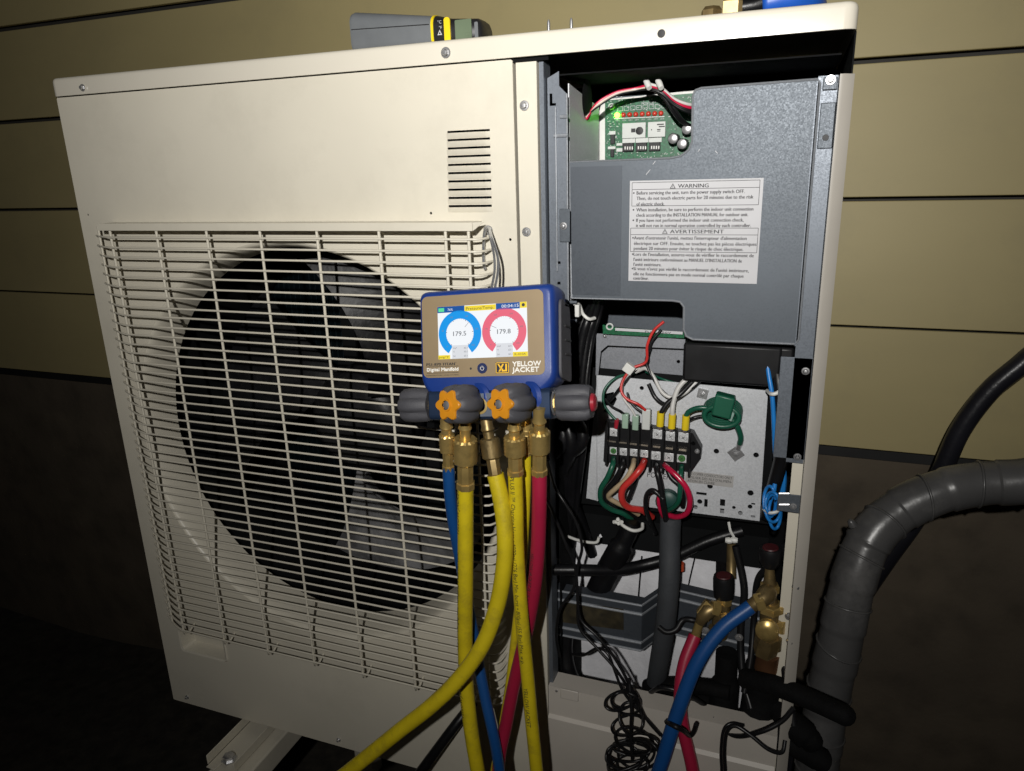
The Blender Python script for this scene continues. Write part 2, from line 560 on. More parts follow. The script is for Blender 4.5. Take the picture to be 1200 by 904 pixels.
# handle pocket
mb = MB()
o0 = rrect(HX0, HX1, HZ0, HZ1, .005); o1 = rrect(HX0 + .004, HX1 - .004, HZ0 + .002, HZ1 - .006, .004)
of = rrect(HX0 - .0045, HX1 + .0045, HZ0 - .0045, HZ1 + .0045, .007)
mb.loft([[Vector((x, -.0001, z)) for x, z in of], [Vector((x, -.0022, z)) for x, z in rrect(HX0 - .003, HX1 + .003, HZ0 - .003, HZ1 + .003, .007)],
         [Vector((x, -.0012, z)) for x, z in o0], [Vector((x, .022, z)) for x, z in o1]], capa=False)
mb.build('carry_handle_pocket', cream, unit, angle=30)
# lid: lofted pan
def lidloop(ins, z, r=.012):
    r2 = max(.002, r - ins)
    return [Vector((x, y, z)) for x, y in rrect(XL - .003 + ins, XR - .002 - ins, -.005 + ins, DEP + .004 - ins, r2, 5)]
mb = MB()
mb.loft([lidloop(.0012, ZS), lidloop(0, ZS + .0003), lidloop(0, ZT - .006), lidloop(.0005, ZT - .0035), lidloop(.0018, ZT - .0015), lidloop(.004, ZT - .0004), lidloop(.007, ZT)], capa=False)
mb.loft([lidloop(.0012, ZS), lidloop(.0014, ZT - .0025)], capa=False)
lid = mb.build('lid', creamlid, unit, angle=50)
def screw(px, py, y, parent, r=.0052, ax=(0, -1, 0), mat=None, cross=True, name='screw'):
    p = A(px, py, y)
    mb = MB()
    mb.lathe([(-.003, r * .5), (0, r * .98), (.0006, r), (.0012, r * .92), (.0013, r * .62)], p, ax, 18, capb=False)
    mb.lathe([(.0013, r * .62), (.0034, r * .60), (.0042, r * .48), (.0044, r * .22)], p, ax, 6, capb=False)
    mb.lathe([(.0044, r * .24), (.0026, r * .12)], p, ax, 8)
    return mb.build(name, mat or chrome, parent, angle=30)
screw(97, 103, -.0052, lid, .0045); screw(522.5, 62, -.0052, lid, .0056)
q = A(775, 39.5, -.0052)
MB().lathe([(0, .0038), (.0001, .0034)], q, (0, -1, 0), 16).build('screw_hole', ink, lid)
screw(572, 270, -.0004, front, .0056)
screw(219.5, 817, -.0004, front, .0036); screw(397, 867, -.0004, front, .0036)
# corner strip beside the opening
SX0, SX1 = -.2785, -.2562
mb = MB().box(SX0, SX1, .003, .0042, ZB, ZS - .003)
mb.box(SX1 - .0012, SX1, .0044, .03, ZB, ZS - .003)
strip = mb.build('corner_strip', cream, unit)
screw(614.5, 124, .0028, strip, .0052); screw(617, 272, .0028, strip, .0052); screw(653, 808, .0028, strip, .0036)
# body shell
mb = MB()
mb.box(XL, XL + .0012, .0015, DEP, ZB, ZS)
mb.build('side_panel', cream, unit)
mb = MB()   # right corner post with its chamfer
xa = A(985, 100, 0).x - .001; xb = XR
zt = A(995, 86, 0).z
mb.loft([[Vector((x, y, z)) for x, y in ((xa, .0), (xb - .009, .0), (xb, .007), (xb, DEP), (xb - .0012, DEP), (xb - .0012, .0078), (xb - .0096, .0012), (xa, .0012))] for z in (ZB, zt)])
mb.box(xa, xa + .0012, .0014, .022, ZB, zt)
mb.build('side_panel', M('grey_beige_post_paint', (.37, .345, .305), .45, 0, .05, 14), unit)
MB().box(XR - .003, XR - .0016, .012, DEP, zt - .02, ZS).build('lid_shade_sheet', voidm, unit)  # dark sheet added for the shade under the lid corner
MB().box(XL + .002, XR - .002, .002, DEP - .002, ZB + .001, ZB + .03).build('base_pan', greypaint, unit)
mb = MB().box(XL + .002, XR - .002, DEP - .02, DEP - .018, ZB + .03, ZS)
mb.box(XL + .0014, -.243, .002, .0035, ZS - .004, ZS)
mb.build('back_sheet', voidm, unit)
# lower service panel under the valves
zlp = A(640, 803, 0).z; zle = A(640, 838, 0).z
mb = MB()
lx0, lx1 = SX1 + .002, xa - .002
mb.loft([[Vector((x, y, z)) for y, z in ((.03, zlp), (.0, zlp), (.0, zle + .004), (-.004, zle), (-.004, ZB + .001), (-.003, ZB + .001), (-.003, zle - .0006), (.0012, zle + .0036), (.0012, zlp - .0012), (.03, zlp - .0012))] for x in (lx0, lx1)])
lowp = mb.build('lower_service_panel', greypaint, unit, angle=20)
mb = MB(); p0 = A(657, 806, -.001); p1 = A(678, 822, -.001)
mb.box(p0.x, p1.x, -.003, -.0005, p1.z, p0.z)
mb.build('panel_tab', greypaint, unit, bevel=.001)

# coil, motor stand and fan behind the grille
coilm = M('dark_coil_fins', (.010, .020, .026), .45, .6, .25, 8, stretch=(60, 1, .4), bump=.4, bscale=30)
mb = MB()
for k in range(60):
    x = XL + .02 + k * .0108
    mb.box(x, x + .0012, .285, .315, ZB + .04, ZS - .02)
mb.box(XL + .01, -.262, .316, .32, ZB + .04, ZS - .02)
mb.build('coil', coilm, unit)
mb = MB()
for k in range(18):
    z = ZB + .06 + k * .05
    mb.tube([(XL + .012, .3, z), (-.262, .3, z)], .005, 6)
mb.build('coil_tubes', voidm, unit)
mb = MB()
for dx in (-.07, .07):
    mb.box(FC[0] + dx - .012, FC[0] + dx + .012, .235, .25, ZB + .03, ZS - .01)
mb.box(FC[0] - .085, FC[0] + .085, .22, .236, FC[1] - .07, FC[1] + .07)
mb.lathe([(0, .055), (.06, .055), (.075, .045)], (FC[0], .22, FC[1]), (0, -1, 0), 24)
mb.build('fan_motor', voidm, unit)
fanm = M('dusty_black_fan_plastic', (.006, .006, .007), .42, 0, .3, 12, bump=.3, bscale=90, dirt=((.05, .05, .05), .5, 7), spec=.25)
fandustlit = M('dusty_lit_fan_plastic', (.16, .16, .165), .36, 0, .5, 22, bump=.5, bscale=70, dirt=((.34, .34, .345), .85, 16))  # dust plus a lit look painted into the lower right blade
mb = MB()
mb.lathe([(-.06, .085), (-.02, .085), (.0, .078), (.012, .06), (.016, .02)], (FC[0], .13, FC[1]), (0, -1, 0), 32)
fan = mb.build('fan', fanm, unit)
for b in range(3):
    mb = MB()
    nu, nv = 12, 8
    top = []; bot = []
    th0 = -112 + 120 * b
    for i in range(nu + 1):
        u = i / nu
        for j in range(nv + 1):
            v = j / nv
            r = .078 + v * .178
            sweep = 42 + 44 * v
            a = R(th0 + 14 * v + u * sweep - 12 * v * v)
            y = .175 - .085 * u + .02 * math.sin(math.pi * u) - .012 * v
            edge = .0012 + .002 * math.sin(math.pi * u)
            x = FC[0] + r * math.cos(a); z = FC[1] + r * math.sin(a)
            top.append(Vector((x, y - edge, z))); bot.append(Vector((x, y + edge, z)))
    N = len(top); W = nv + 1
    fs = []
    for i in range(nu):
        for j in range(nv):
            q = (i * W + j, (i + 1) * W + j, (i + 1) * W + j + 1, i * W + j + 1)
            fs.append(q); fs.append(tuple(x + N for x in q)[::-1])
    rim = [i * W for i in range(nu + 1)] + [nu * W + j for j in range(1, W)] + [i * W + nv for i in range(nu - 1, -1, -1)] + [j for j in range(nv - 1, 0, -1)]
    for k in range(len(rim)):
        a_, b_ = rim[k], rim[(k + 1) % len(rim)]
        fs.append((a_, b_, b_ + N, a_ + N))
    mb.add(top + bot, fs)
    mb.build('blade', fandustlit if b == 0 else fanm, fan, angle=60)

# grille: every wire its own piece
YG = -.027
gx0, gx1 = -.903, -.3110
mb = MB()
gtop = ZC - .0605
mb.box(-.866, -.322, YG - .0012, YG + .0004, gtop - .0045, gtop + .0045)
mb.box(-.866, -.322, YG + .0006, -.0005, gtop + .0030, gtop + .0042)
mb.add([(-.3215, YG - .001, gtop - .0045), (-.312, YG + .008, gtop + .0045), (-.312, YG + .009, gtop + .0045), (-.3215, YG, gtop - .0045), (-.3215, YG - .001, gtop + .0045), (-.3215, YG, gtop + .0045)],
       [(0, 1, 4), (3, 5, 2), (0, 3, 2, 1), (4, 1, 2, 5)])
grille = mb.build('fan_grille', cream, unit)
def gpath(x0, x1, z):
    return [(x0, -.0005, z), (x0 + .004, -.004, z), (x0 + .019, -.0125, z), (x0 + .035, -.021, z), (x0 + .053, YG, z),
            (x1 - .012, YG, z), (x1 - .006, -.0250, z), (x1 - .002, -.019, z), (x1 - .0005, -.010, z), (x1, -.0005, z)]
nb = 47
zb0 = ZC - .0740; dz = .01322
proto = None
for k in range(nb):
    if proto is None:
        proto = MB().tube(gpath(gx0, gx1, zb0), .0014, 7).build('grille_wire', cream, grille, angle=60)
    else:
        c_ = share(proto, 'grille_wire', grille, (0, random.uniform(-.0006, .0006), -k * dz + random.uniform(-.0006, .0006)))
        c_.rotation_euler.y = random.uniform(-.0007, .0007)
zbot = zb0 - (nb - 1) * dz
vproto = None
for k, x in enumerate((-.8497, -.7697, -.688, -.6058, -.5238, -.4400, -.3561, -.3284)):
    if vproto is None:
        z0, z1 = zbot - .008, gtop
        pts = [(x, -.001, z0 + .004), (x, -.012, z0 - .002), (x, YG + .004, z0), (x, YG + .0028, z0 + .006), (x, YG + .0028, z1)]
        vproto = MB().tube(pts, .00185, 7).build('grille_wire', cream, grille, angle=60)
    else:
        share(vproto, 'grille_wire', grille, (x + .8497, 0, 0))
for x in (gx0 + .0195,):
    MB().tube([(x, -.0125, zbot - .002), (x, -.0125, gtop)], .0017, 7).build('grille_wire', cream, grille, angle=60)

# ------------------------------------------------------------------ service compartment
def wire(name, pp, r, mat, parent, k=8, n=8):
    return MB().tube(path(pp, k), r, n).build(name, mat, parent, angle=70)
# partition and left jamb sheets
DX = -.246
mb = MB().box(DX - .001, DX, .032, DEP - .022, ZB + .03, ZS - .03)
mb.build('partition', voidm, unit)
mb = MB()
x0, x1 = -.2548, A(639, 200, .008).x
mb.box(x0, x1, .007, .0082, ZB + .03, ZS - .004)
mb.box(x1 - .0012, x1, .0084, .030, ZB + .03, ZS - .004)
mb.build('jamb_channel', galjamb, unit)
JX0 = x1 + .0012
yb_ = .016
bx1 = A(664.5, 200, yb_).x
zt_ = A(650, 84, yb_).z; zb_ = A(660, 402, yb_).z
def q(px, py, y=yb_): return XZ(px, py, y)
mb = MB()
no0 = A(644, 110, yb_); no1 = A(651.5, 124, yb_)
outer = [(JX0, zb_), (bx1, zb_), (bx1, zt_ - .022), (bx1 - .008, zt_ - .014), (bx1 - .008, zt_ + .0), (JX0, zt_ - .006)]
hol = [[(no0.x, no1.z), (no1.x, no1.z), (no1.x, no1.z + .0025), (no0.x + .003, no1.z + .0025), (no0.x + .003, no0.z), (no0.x, no0.z)]]
for py in (308, 332):
    c = A(655, py, yb_); hol.append(rect(c.x - .0018, c.x + .0018, c.z - .0015, c.z + .0015))
mb.plate(outer, hol, yb_, .0012)
ridge = A(653, 260, yb_).x
jb = mb.build('jamb_bracket', galjamb, unit)
MB().box(ridge - .0008, ridge + .0008, yb_ - .0025, yb_ - .0002, A(653, 318, yb_).z, A(650, 126, yb_).z).build('bracket_ridge', galrim, jb, bevel=.0005)
MB().tube([(bx1, yb_ + .0004, zb_), (bx1, yb_ + .0004, zt_ - .022)], .0011, 6).build('bracket_edge', galrim, jb)
for py in (137, 159):
    c = A(661, py, yb_)
    MB().tube([c + Vector((-.004 - (.007 if py > 150 else 0), -.0005, 0)), c + Vector((.0045, -.0005, 0))], .002, 8).build('embossed_rib', galrim, jb)
c0 = A(655.5, 245, yb_ - .002); c1 = A(668, 284, yb_ - .002)
MB().box(c0.x, c1.x, yb_ - .0022, yb_ - .0006, c1.z, c0.z).build('mounting_tab', gal, jb, bevel=.0006)
screw(660.5, 265, yb_ - .0024, jb, .0043)

# control box
YC = .030; YP = .165
xl = A(666, 150, YC).x; zt0 = A(700, 100, YC).z; zb0_ = A(700, 356, YC).z
HY = min((k * .001 for k in range(40, 160)), key=lambda y: abs(A(688, 117, y).x - xl))
hc = A(688, 117, HY)
mb = MB()
n_ = 20
def side(y, z, d): return Vector((xl + d, y, z))
mb.plate([(YC + .004, zb0_), (YP, zb0_), (YP, zt0 - .012), (YC + .035, zt0), (YC + .004, zt0 + .004)], (), 0, -.0012, fn=side)
ctrl = mb.build('control_box', galwhite, unit)
MB().box(xl + .0005, .030, YP + .012, YP + .0135, A(900, 402, YP).z, zt0).build('box_back', gal, ctrl)
MB().lathe([(0, .0225), (.0004, .0218)], (xl + .0001, HY, hc.z), (1, 0, 0), 24).build('cable_opening', voidm, ctrl)
# cover sheet with its cut-outs and folded rims
cv = [(667, 190), (786, 185.5), (798, 183), (807, 176), (811, 166), (812, 112), (815, 106), (822, 103.5), (958, 93), (961, 98), (936, 398), (932, 403.5),
      (812, 398), (804, 394), (801, 386), (801.5, 360), (797, 354), (788, 352.5), (670, 349.5)]
cvp = quad(cv, YC)
mb = MB().plate(cvp, (), YC, .0012)
cover = mb.build('control_box_cover', gal, unit)
mb = MB()
cl = cvp
cxm = sum(p[0] for p in cl) / len(cl); czm = sum(p[1] for p in cl) / len(cl)
rimpts = [Vector((x, YC + .0002, z)) for x, z in cl]
mb.tube(rimpts, .0013, 6, closed=True)
mb.build('rolled_rim', galrim, cover, angle=60)
mb = MB()   # folded back flange
lo = [Vector((x, YC + .0014, z)) for x, z in cl]; l2 = [Vector((x, YC + .014, z)) for x, z in cl]
mb.loft([lo, l2], capa=False, capb=False)
mb.build('folded_flange', gal, cover)
# faint pressed step on the left of the cover
p0 = A(668, 196, YC); p1 = A(729, 196, YC); p2 = A(731, 347, YC)
MB().box(p0.x + .001, p1.x, YC - .0007, YC - .0002, p2.z, p0.z).build('pressed_panel', galdark, cover)
# warning sticker
W0 = A(738.5, 211.5, YC); W1 = A(893, 209, YC); W3 = A(737.5, 329.5, YC)
sx0, sx1, sz1, sz0 = W0.x, A(891, 270, YC).x, A(815, 210.5, YC).z, A(812, 331, YC).z
sticker = MB().box(sx0, sx1, YC - .0009, YC - .0003, sz0, sz1).build('warning_sticker', paper, cover)
sw, sh = sx1 - sx0, sz1 - sz0
def onst(u, v): return Vector((u, YC - .00105, v))
def S2(u, v): return sx0 + u * sw, sz1 - v * sh
tx = MB()
for s_, u, v, u1 in (("WARNING", .375, .058, .605), ("Before servicing the unit, turn the power supply switch OFF.", .055, .118, .87), ("Then, do not touch electric parts for 20 minutes due to the risk", .055, .170, .935),
                     ("of electric shock.", .055, .226, .275), ("When installation, be sure to perform the indoor unit connection", .055, .282, .94), ("check according to the INSTALLATION MANUAL for outdoor unit.", .055, .334, .905),
                     ("If you have not performed the indoor unit connection check,", .055, .385, .875), ("it will not run in normal operation controlled by each controller.", .055, .437, .93), ("AVERTISSEMENT", .325, .496, .735),
                     ("Avant d'entretenir l'unité, mettez l'interrupteur d'alimentation", .04, .560, .905), ("électrique sur OFF. Ensuite, ne touchez pas les pièces électriques", .04, .615, .98), ("pendant 20 minutes pour éviter le risque de choc électrique.", .04, .665, .885),
                     ("Lors de l'installation, assurez-vous de vérifier le raccordement de", .04, .725, .965), ("l'unité intérieure conformément au MANUEL D'INSTALLATION de", .04, .778, .88), ("l'unité extérieure.", .04, .828, .265),
                     ("Si vous n'avez pas vérifié le raccordement de l'unité intérieure,", .04, .872, .935), ("elle ne fonctionnera pas en mode normal contrôlé par chaque", .04, .925, .90), ("contrôleur.", .04, .970, .165)):
    x, z = S2(u, v)
    big = s_.isupper()
    for d_ in (-.00013, .00013):
        put_text(tx, s_, lambda u_, v_: Vector((u_ + d_, YC - .00105 - d_ * .1, v_)), x, z, (.036 if big else .033) * sh, width=(u1 - u) * sw)
for v in (.118, .282, .385, .560, .725, .872):
    x, z = S2(.032, v)
    tx.add([onst(a, b) for a, b in circ(x, z, .0009, 8)], [tuple(range(8))])
seg = []
def box_(u0, v0, u1, v1):
    a = S2(u0, v0); b = S2(u1, v1)
    return [(a[0], a[1], b[0], a[1]), (a[0], b[1], b[0], b[1]), (a[0], a[1], a[0], b[1]), (b[0], a[1], b[0], b[1])]
seg += box_(.018, .018, .975, .245) + box_(.012, .463, .985, .698)
a = S2(.018, .085); b = S2(.975, .085); seg.append((a[0], a[1], b[0], b[1]))
a = S2(.012, .528); b = S2(.985, .528); seg.append((a[0], a[1], b[0], b[1]))
bars(tx, onst, seg, .0005)
for u, v in ((.335, .058), (.285, .496)):
    x, z = S2(u, v)
    o_ = [(x - .0030, z - .0024), (x + .0030, z - .0024), (x, z + .0028)]; i_ = [(x - .0019, z - .0018), (x + .0019, z - .0018), (x, z + .0016)]
    for k in range(3):
        tx.add([onst(*p) for p in (o_[k], o_[(k + 1) % 3], i_[(k + 1) % 3], i_[k])], [(0, 1, 2, 3)])
    bars(tx, onst, [(x, z - .0013, x, z + .0008)], .0005)
tx.build('lettering', ink, sticker, flip=False)
# scratches on the cover
for px, py, dx, dy in ((838, 177, 3, 3), (757, 205, 5, -6), (765, 193, 3, -4), (818, 178, 2, -3)):
    a = A(px, py, YC - .0004); b = A(px + dx, py + dy, YC - .0004)
    d = (b - a).normalized().cross(Vector((0, 1, 0))) * .0003
    MB().add([a - d, b - d, b + d, a + d], [(0, 1, 2, 3)]).build('scratch', paper, cover, flip=False)

# circuit board in the window
def onp(px, py, dy=0): return A(px, py, YP + dy)
mb = MB()
pb = quad(((709, 118), (830, 108), (830, 196), (709, 196)), YP)
mb.plate(pb, [circ(*XZ(716.5, 125, YP), .0028, 12)], YP, .0016)
pcb = mb.build('circuit_board', pcbm, unit)
MB().plate(quad(((702.5, 130), (706, 117), (835, 104), (835, 200), (702.5, 200)), YP + .006), (), YP + .006, .002).build('board_tray', whitep, pcb)
mb = MB().tube(smooth([onp(716.5 + 3.2 * math.cos(a), 125 + 3.2 * math.sin(a), -.0004) for a in [k * .7854 for k in range(8)]], 2, True), .0009, 6, closed=True)
mb.build('mounting_ring', chip, pcb)
for k in range(8):
    p = onp(723.5 + k * 7.35, 135.3 - k * .32, 0)
    mb = MB().lathe([(0, .0030), (.003, .0030), (.0048, .0022), (.0054, .0008)], p, (0, -1, 0), 12)
    l_ = mb.build('indicator_led', led_green if k == 0 else led_red, pcb, angle=60)
    MB().box(p.x - .004, p.x + .004, p.y - .0008, p.y - .0001, p.z - .0042, p.z - .0032).build('led_foot', chip, l_)
def comp(name, px0, py0, px1, py1, h, mat, parent=None, bev=.0004):
    a = onp(px0, py0); b = onp(px1, py1)
    c_ = onp((px0 + px1) / 2, (py0 + py1) / 2)
    return MB().box(a.x, b.x, YP - h, YP - .0002, b.z, a.z).build(name, mat, parent or pcb, bevel=bev)
c1_ = comp('rotary_switch', 730, 145, 757, 161.5, .004, chip)
MB().lathe([(0, .0046), (.002, .0044), (.0022, .002)], onp(749.5, 153.5, -.0041), (0, -1, 0), 14).build('dial', blackp, c1_)
MB().box(onp(740.5, 151, 0).x, onp(745.5, 151).x, YP - .0046, YP - .0042, onp(742, 155.5).z, onp(742, 151).z).build('printed_mark', ink, c1_)
c2_ = comp('push_button_cover', 760, 143.5, 780, 160.5, .004, chip)
t_ = MB()
for (x0p, y0p, x1p, y1p) in ((770, 145.5, 778, 146.5), (772, 148, 779, 149), (770, 151.5, 774, 152.5), (770, 153.5, 774, 154.2), (763, 151.5, 764, 153)):
    a = onp(x0p, y0p, -.0042); b = onp(x1p, y1p, -.0042)
    t_.add([a, Vector((b.x, a.y, a.z)), b, Vector((a.x, a.y, b.z))], [(0, 1, 2, 3)])
t_.build('printed_mark', ink, c2_, flip=False)
for k in range(3):
    x0p = 730.5 + k * 15.5
    d_ = comp('dip_switch', x0p, 168.2 - k * .4, x0p + 12.5, 177.6 - k * .4, .005, blackp)
    for j in range(4):
        a = onp(x0p + 1.6 + j * 2.8, 172 - k * .4, -.0052)
        MB().box(a.x, a.x + .0014, a.y - .0008, a.y, a.z - .0035, a.z).build('slider', whitep, d_)
    comp('switch_legend', x0p - 1, 162.5 - k * .3, x0p + 14, 167.5 - k * .4, .001, chip)
for px, py in ((789.5, 161), (800, 167), (805.5, 150)):
    p = onp(px + 2, py - 2, 0)
    mb = MB().lathe([(0, .0062), (.018, .0062), (.0185, .0058)], p + Vector((0, 0, -.004)), (0, -1, .0), 16)
    cap_ = mb.build('capacitor', blackp, pcb)
    MB().lathe([(0, .0056), (.0004, .0050)], p + Vector((0, -.0187, -.004)), (0, -1, 0), 16).build('capacitor_top', chrome, cap_)
for px0, py0, px1, py1 in ((716, 158, 721, 169), (716, 175, 720, 184), (714.5, 154, 722, 158), (713, 172, 722, 175), (723, 168, 730, 171), (723, 174, 730, 178)):
    comp('pin_header', px0, py0, px1, py1, .0035, chip if py1 - py0 < 6 else blackp)
rnd = random.Random(3)
mb = MB()
for k in range(420):
    px = rnd.uniform(711, 811); py = rnd.uniform(113, 185)
    if 728 < px < 783 and 130 < py < 179: continue
    a = onp(px, py); w_, h_ = rnd.choice(((.0012, .0006), (.0006, .0012), (.0018, .0006), (.0005, .0005)))
    mb.box(a.x, a.x + w_, YP - .0010, YP - .0002, a.z, a.z + h_)
mb.build('surface_parts', chip, pcb)['kind'] = 'stuff'
mb = MB()
for k in range(8):
    x = 724 + k * 7.35
    a = onp(x, 125.5 - k * .5, -.0003); b = onp(x + 5.5, 130 - k * .5, -.0003)
    bars(mb, lambda u, v: Vector((u, YP - .0003, v)), [(a.x, a.z, b.x, a.z), (a.x, b.z, b.x, b.z), (a.x, a.z, a.x, b.z), (b.x, a.z, b.x, b.z)], .0004)
put_text(mb, 'MONITOR', lambda u, v: Vector((u, YP - .0003, v)), onp(752, 121).x, onp(752, 121.5).z, .0030, width=.0145)
for k in range(8):
    p = onp(722 + k * 7.4, 141.5 - k * .3)
    put_text(mb, 'LED%d' % (k + 1), lambda u, v: Vector((u, YP - .0003, v)), p.x, p.z, .0015, width=.0045)
mb.build('lettering', paper, pcb, flip=False)
# harness over the board
hs = ((wwhite, 0), (wtan, 1), (wred, -1), (wblack, 2), (wcrim, -2))
for m_, o_ in hs:
    wire('harness_wire', [(687, 138 - o_, .10), (700, 123 + o_, .10), (722, 110 + o_ * .8, .105), (745, 105 + o_ * .6, .11), (760, 102 + o_, .11)], .0016, m_, unit)
for m_, o_ in ((wcrim, 0), (wblack, 2), (wblack, 3.5), (wwhite, -2.5)):
    wire('harness_wire', [(760, 101 + o_, .11), (775, 106 + o_, .11), (790, 119 + o_ * 1.2, .115), (806, 126 + o_ * 1.5, .12), (820, 127 + o_ * 1.5, .13)], .0018, m_, unit)
for o_ in (0, 4):
    wire('harness_wire', [(763 + o_, 103, .112), (778 + o_, 115, .115), (788 + o_, 130, .12), (796 + o_, 141, .13), (806 + o_, 148, .15)], .0018, wblack, unit)
for px in (759, 773):
    p = A(px, 99, .10)
    mb = MB().lathe([(-.006, .0032), (0, .0036), (.006, .003)], p, (.4, -.5, -.7), 10)
    mb.build('cable_tie', whitep, unit, angle=60)
# underside plate above the box
mb = MB().box(xl - .02, A(985, 90, YC).x, .05, DEP - .03, zt0 + .014, zt0 + .0155)
mb.build('rain_plate', voidm, unit)

# right hand jamb
yr = .026
r0 = A(961, 100, yr).x + .002; r1 = A(984, 100, yr).x - .0015
mb = MB().box(r0 - .004, r1, yr + .004, yr + .0052, A(940, 545, yr).z, A(975, 88, yr).z)
mb.box(r0 - .0052, r0 - .004, yr - .004, yr + .02, A(935, 405, yr).z, A(960, 96, yr).z)
rj = mb.build('jamb_channel', galjamb, unit)
def tabbox(px0, py0, px1, py1, y, t=.0015):
    a = A(px0, py0, y); b = A(px1, py1, y)
    return MB().box(min(a.x, b.x), max(a.x, b.x), y, y + t, min(a.z, b.z), max(a.z, b.z))
tabbox(965, 91, 981, 105, yr + .001).build('mounting_tab', gal, rj, bevel=.0008)
tabbox(962, 121, 975, 174, yr + .002).build('mounting_tab', gal, rj, bevel=.0008)
screw(973.5, 94, yr + .0008, rj, .0046)
p = A(967.5, 161.5, yr + .0018); MB().lathe([(0, .003), (.0002, .0028)], p, (0, -1, 0), 12).build('slot', ink, rj)
tabbox(915, 418, 957, 541, .030).build('jamb_plate', galjamb, rj, bevel=.0006)
screw(944, 435, .0297, rj, .0042); screw(934.5, 535.5, .0297, rj, .0042)
b0 = A(927, 560, .036).x; b1 = A(944, 560, .036).x
MB().box(b0, b1, .0365, .038, ZB + .05, A(940, 535, .036).z).build('inner_column', cream, unit)
tb = tabbox(912, 578, 936.5, 602, .026).build('cable_bracket', gal, unit, bevel=.0006)
screw(929.5, 593.5, .0258, tb, .004)
for py in (578.5, 591.5):
    a = A(913, py, .0255); b = A(925, py, .0255)
    MB().tube([a, b], .0011, 6).build('pressed_rib', chrome, tb)
for py in (688, 752):
    screw(932 if py < 700 else 925, py, .004, unit, .0035, ax=(.8, -.6, 0))

# lower plate that carries the terminals
YT = .068
pl = [(700, 440), (900, 458), (899, 475), (890, 611), (700, 587), (687, 584)]
hl = []
for px, py, r_ in ((752, 455, 2.4), (709.5, 481.5, 2), (839.5, 529, 3), (886, 533.5, 3), (832, 570, 3.2), (879.5, 578, 3.4), (879, 594, 2.6), (815, 594.5, 2.6), (860, 595, 2), (867.5, 601.5, 2.6), (739, 584.5, 2.5), (820, 588, 3)):
    c = A(px, py, YT); hl.append(circ(c.x, c.z, r_ * .00107, 10))
for a_, b_, c_, d_ in ((816, 576.5, 828, 581), (825.5, 585, 829, 594.5), (844, 585, 849.5, 593.5), (844, 596, 848.5, 602), (880.5, 589.5, 885, 592), (880, 604, 885, 607)):
    p = A(a_, b_, YT); q_ = A(c_, d_, YT); hl.append(rect(p.x, q_.x, q_.z, p.z))
sq = [XZ(707.5, 462, YT), XZ(719, 459.5, YT), XZ(723, 468, YT), XZ(719, 476, YT), XZ(707, 475.5, YT)]
hl.append(sq)
mb = MB().plate(quad(pl, YT), hl, YT, .0012)
mb.tube([A(700, 440, YT), A(700, 587, YT)], .0012, 6)
tpl = mb.build('terminal_plate', galwhite, unit)
mb = MB().plate(quad(((686, 430), (905, 450), (905, 615), (680, 590)), YT + .02), (), YT + .02, .001)
mb.build('plate_backing', voidm, tpl)
mb = MB()   # bottom and left returns
a, b = A(700, 587, YT), A(890, 611, YT)
mb.loft([[a + Vector((0, .0003, 0)), b + Vector((0, .0003, 0))], [a + Vector((0, .018, -.0)), b + Vector((0, .018, 0))]], capa=False, capb=False)
mb.build('folded_flange', galwhite, tpl, flip=False)
mb = MB().plate(quad(((703, 408), (712, 403), (905, 420), (905, 460), (701, 442)), YT + .022), [circ(*XZ(795, 424, YT + .022), .0022, 8)], YT + .022, .001)
a, b = A(700, 440.5, YT), A(900, 458.5, YT)
c_, d_ = A(701, 442, YT + .021), A(903, 460, YT + .021)
mb.add([a, b, d_, c_], [(0, 1, 2, 3)])
mb.build('recessed_sheet', galsheet, unit)
mb = MB().plate(quad(((699, 391), (803, 398), (803, 409), (712, 405), (704, 412), (701, 440), (698, 440)), YT + .004), (), YT + .004, .0012)
mb.build('board_shelf', galsheet, unit)
b2 = MB().plate(quad(((708.5, 379), (722, 382), (803, 388), (803, 394.5), (709, 389.5)), YT + .006), (), YT - .004, .004).build('edge_circuit_board', pcbm, unit)
MB().plate(quad(((721, 384.5), (800, 389), (800, 392.2), (721, 387.6)), YT - .006), (), YT - .0062, .0008).build('board_label', paper, b2)
tx = MB()
put_text(tx, 'FUSE 250V', lambda u, v: Vector((u, YT - .0066, v)), A(756, 388, YT - .006).x, A(756, 388.6, YT - .006).z, .0020, width=.03)
tx.build('lettering', ink, b2, flip=False)
MB().tube(smooth([A(714.5 + 3.6 * math.cos(k * .785), 383 + 3.4 * math.sin(k * .785), YT - .0045) for k in range(8)], 2, True), .0010, 6, closed=True).build('mounting_ring', chip, b2)
screw(709, 393.5, YT + .0035, b2, .0028)
# black relay housing
mb = MB()
p0 = A(801, 402, .045); p1 = A(930, 452, .045)
mb.box(p0.x, A(915, 430, .045).x, .045, .12, A(800, 447, .045).z, p0.z)
mb.box(A(905, 420, .05).x, A(930, 420, .05).x, .05, .10, A(920, 438, .05).z, A(920, 408, .05).z)
mb.build('relay_housing', blackp, unit, bevel=.003)

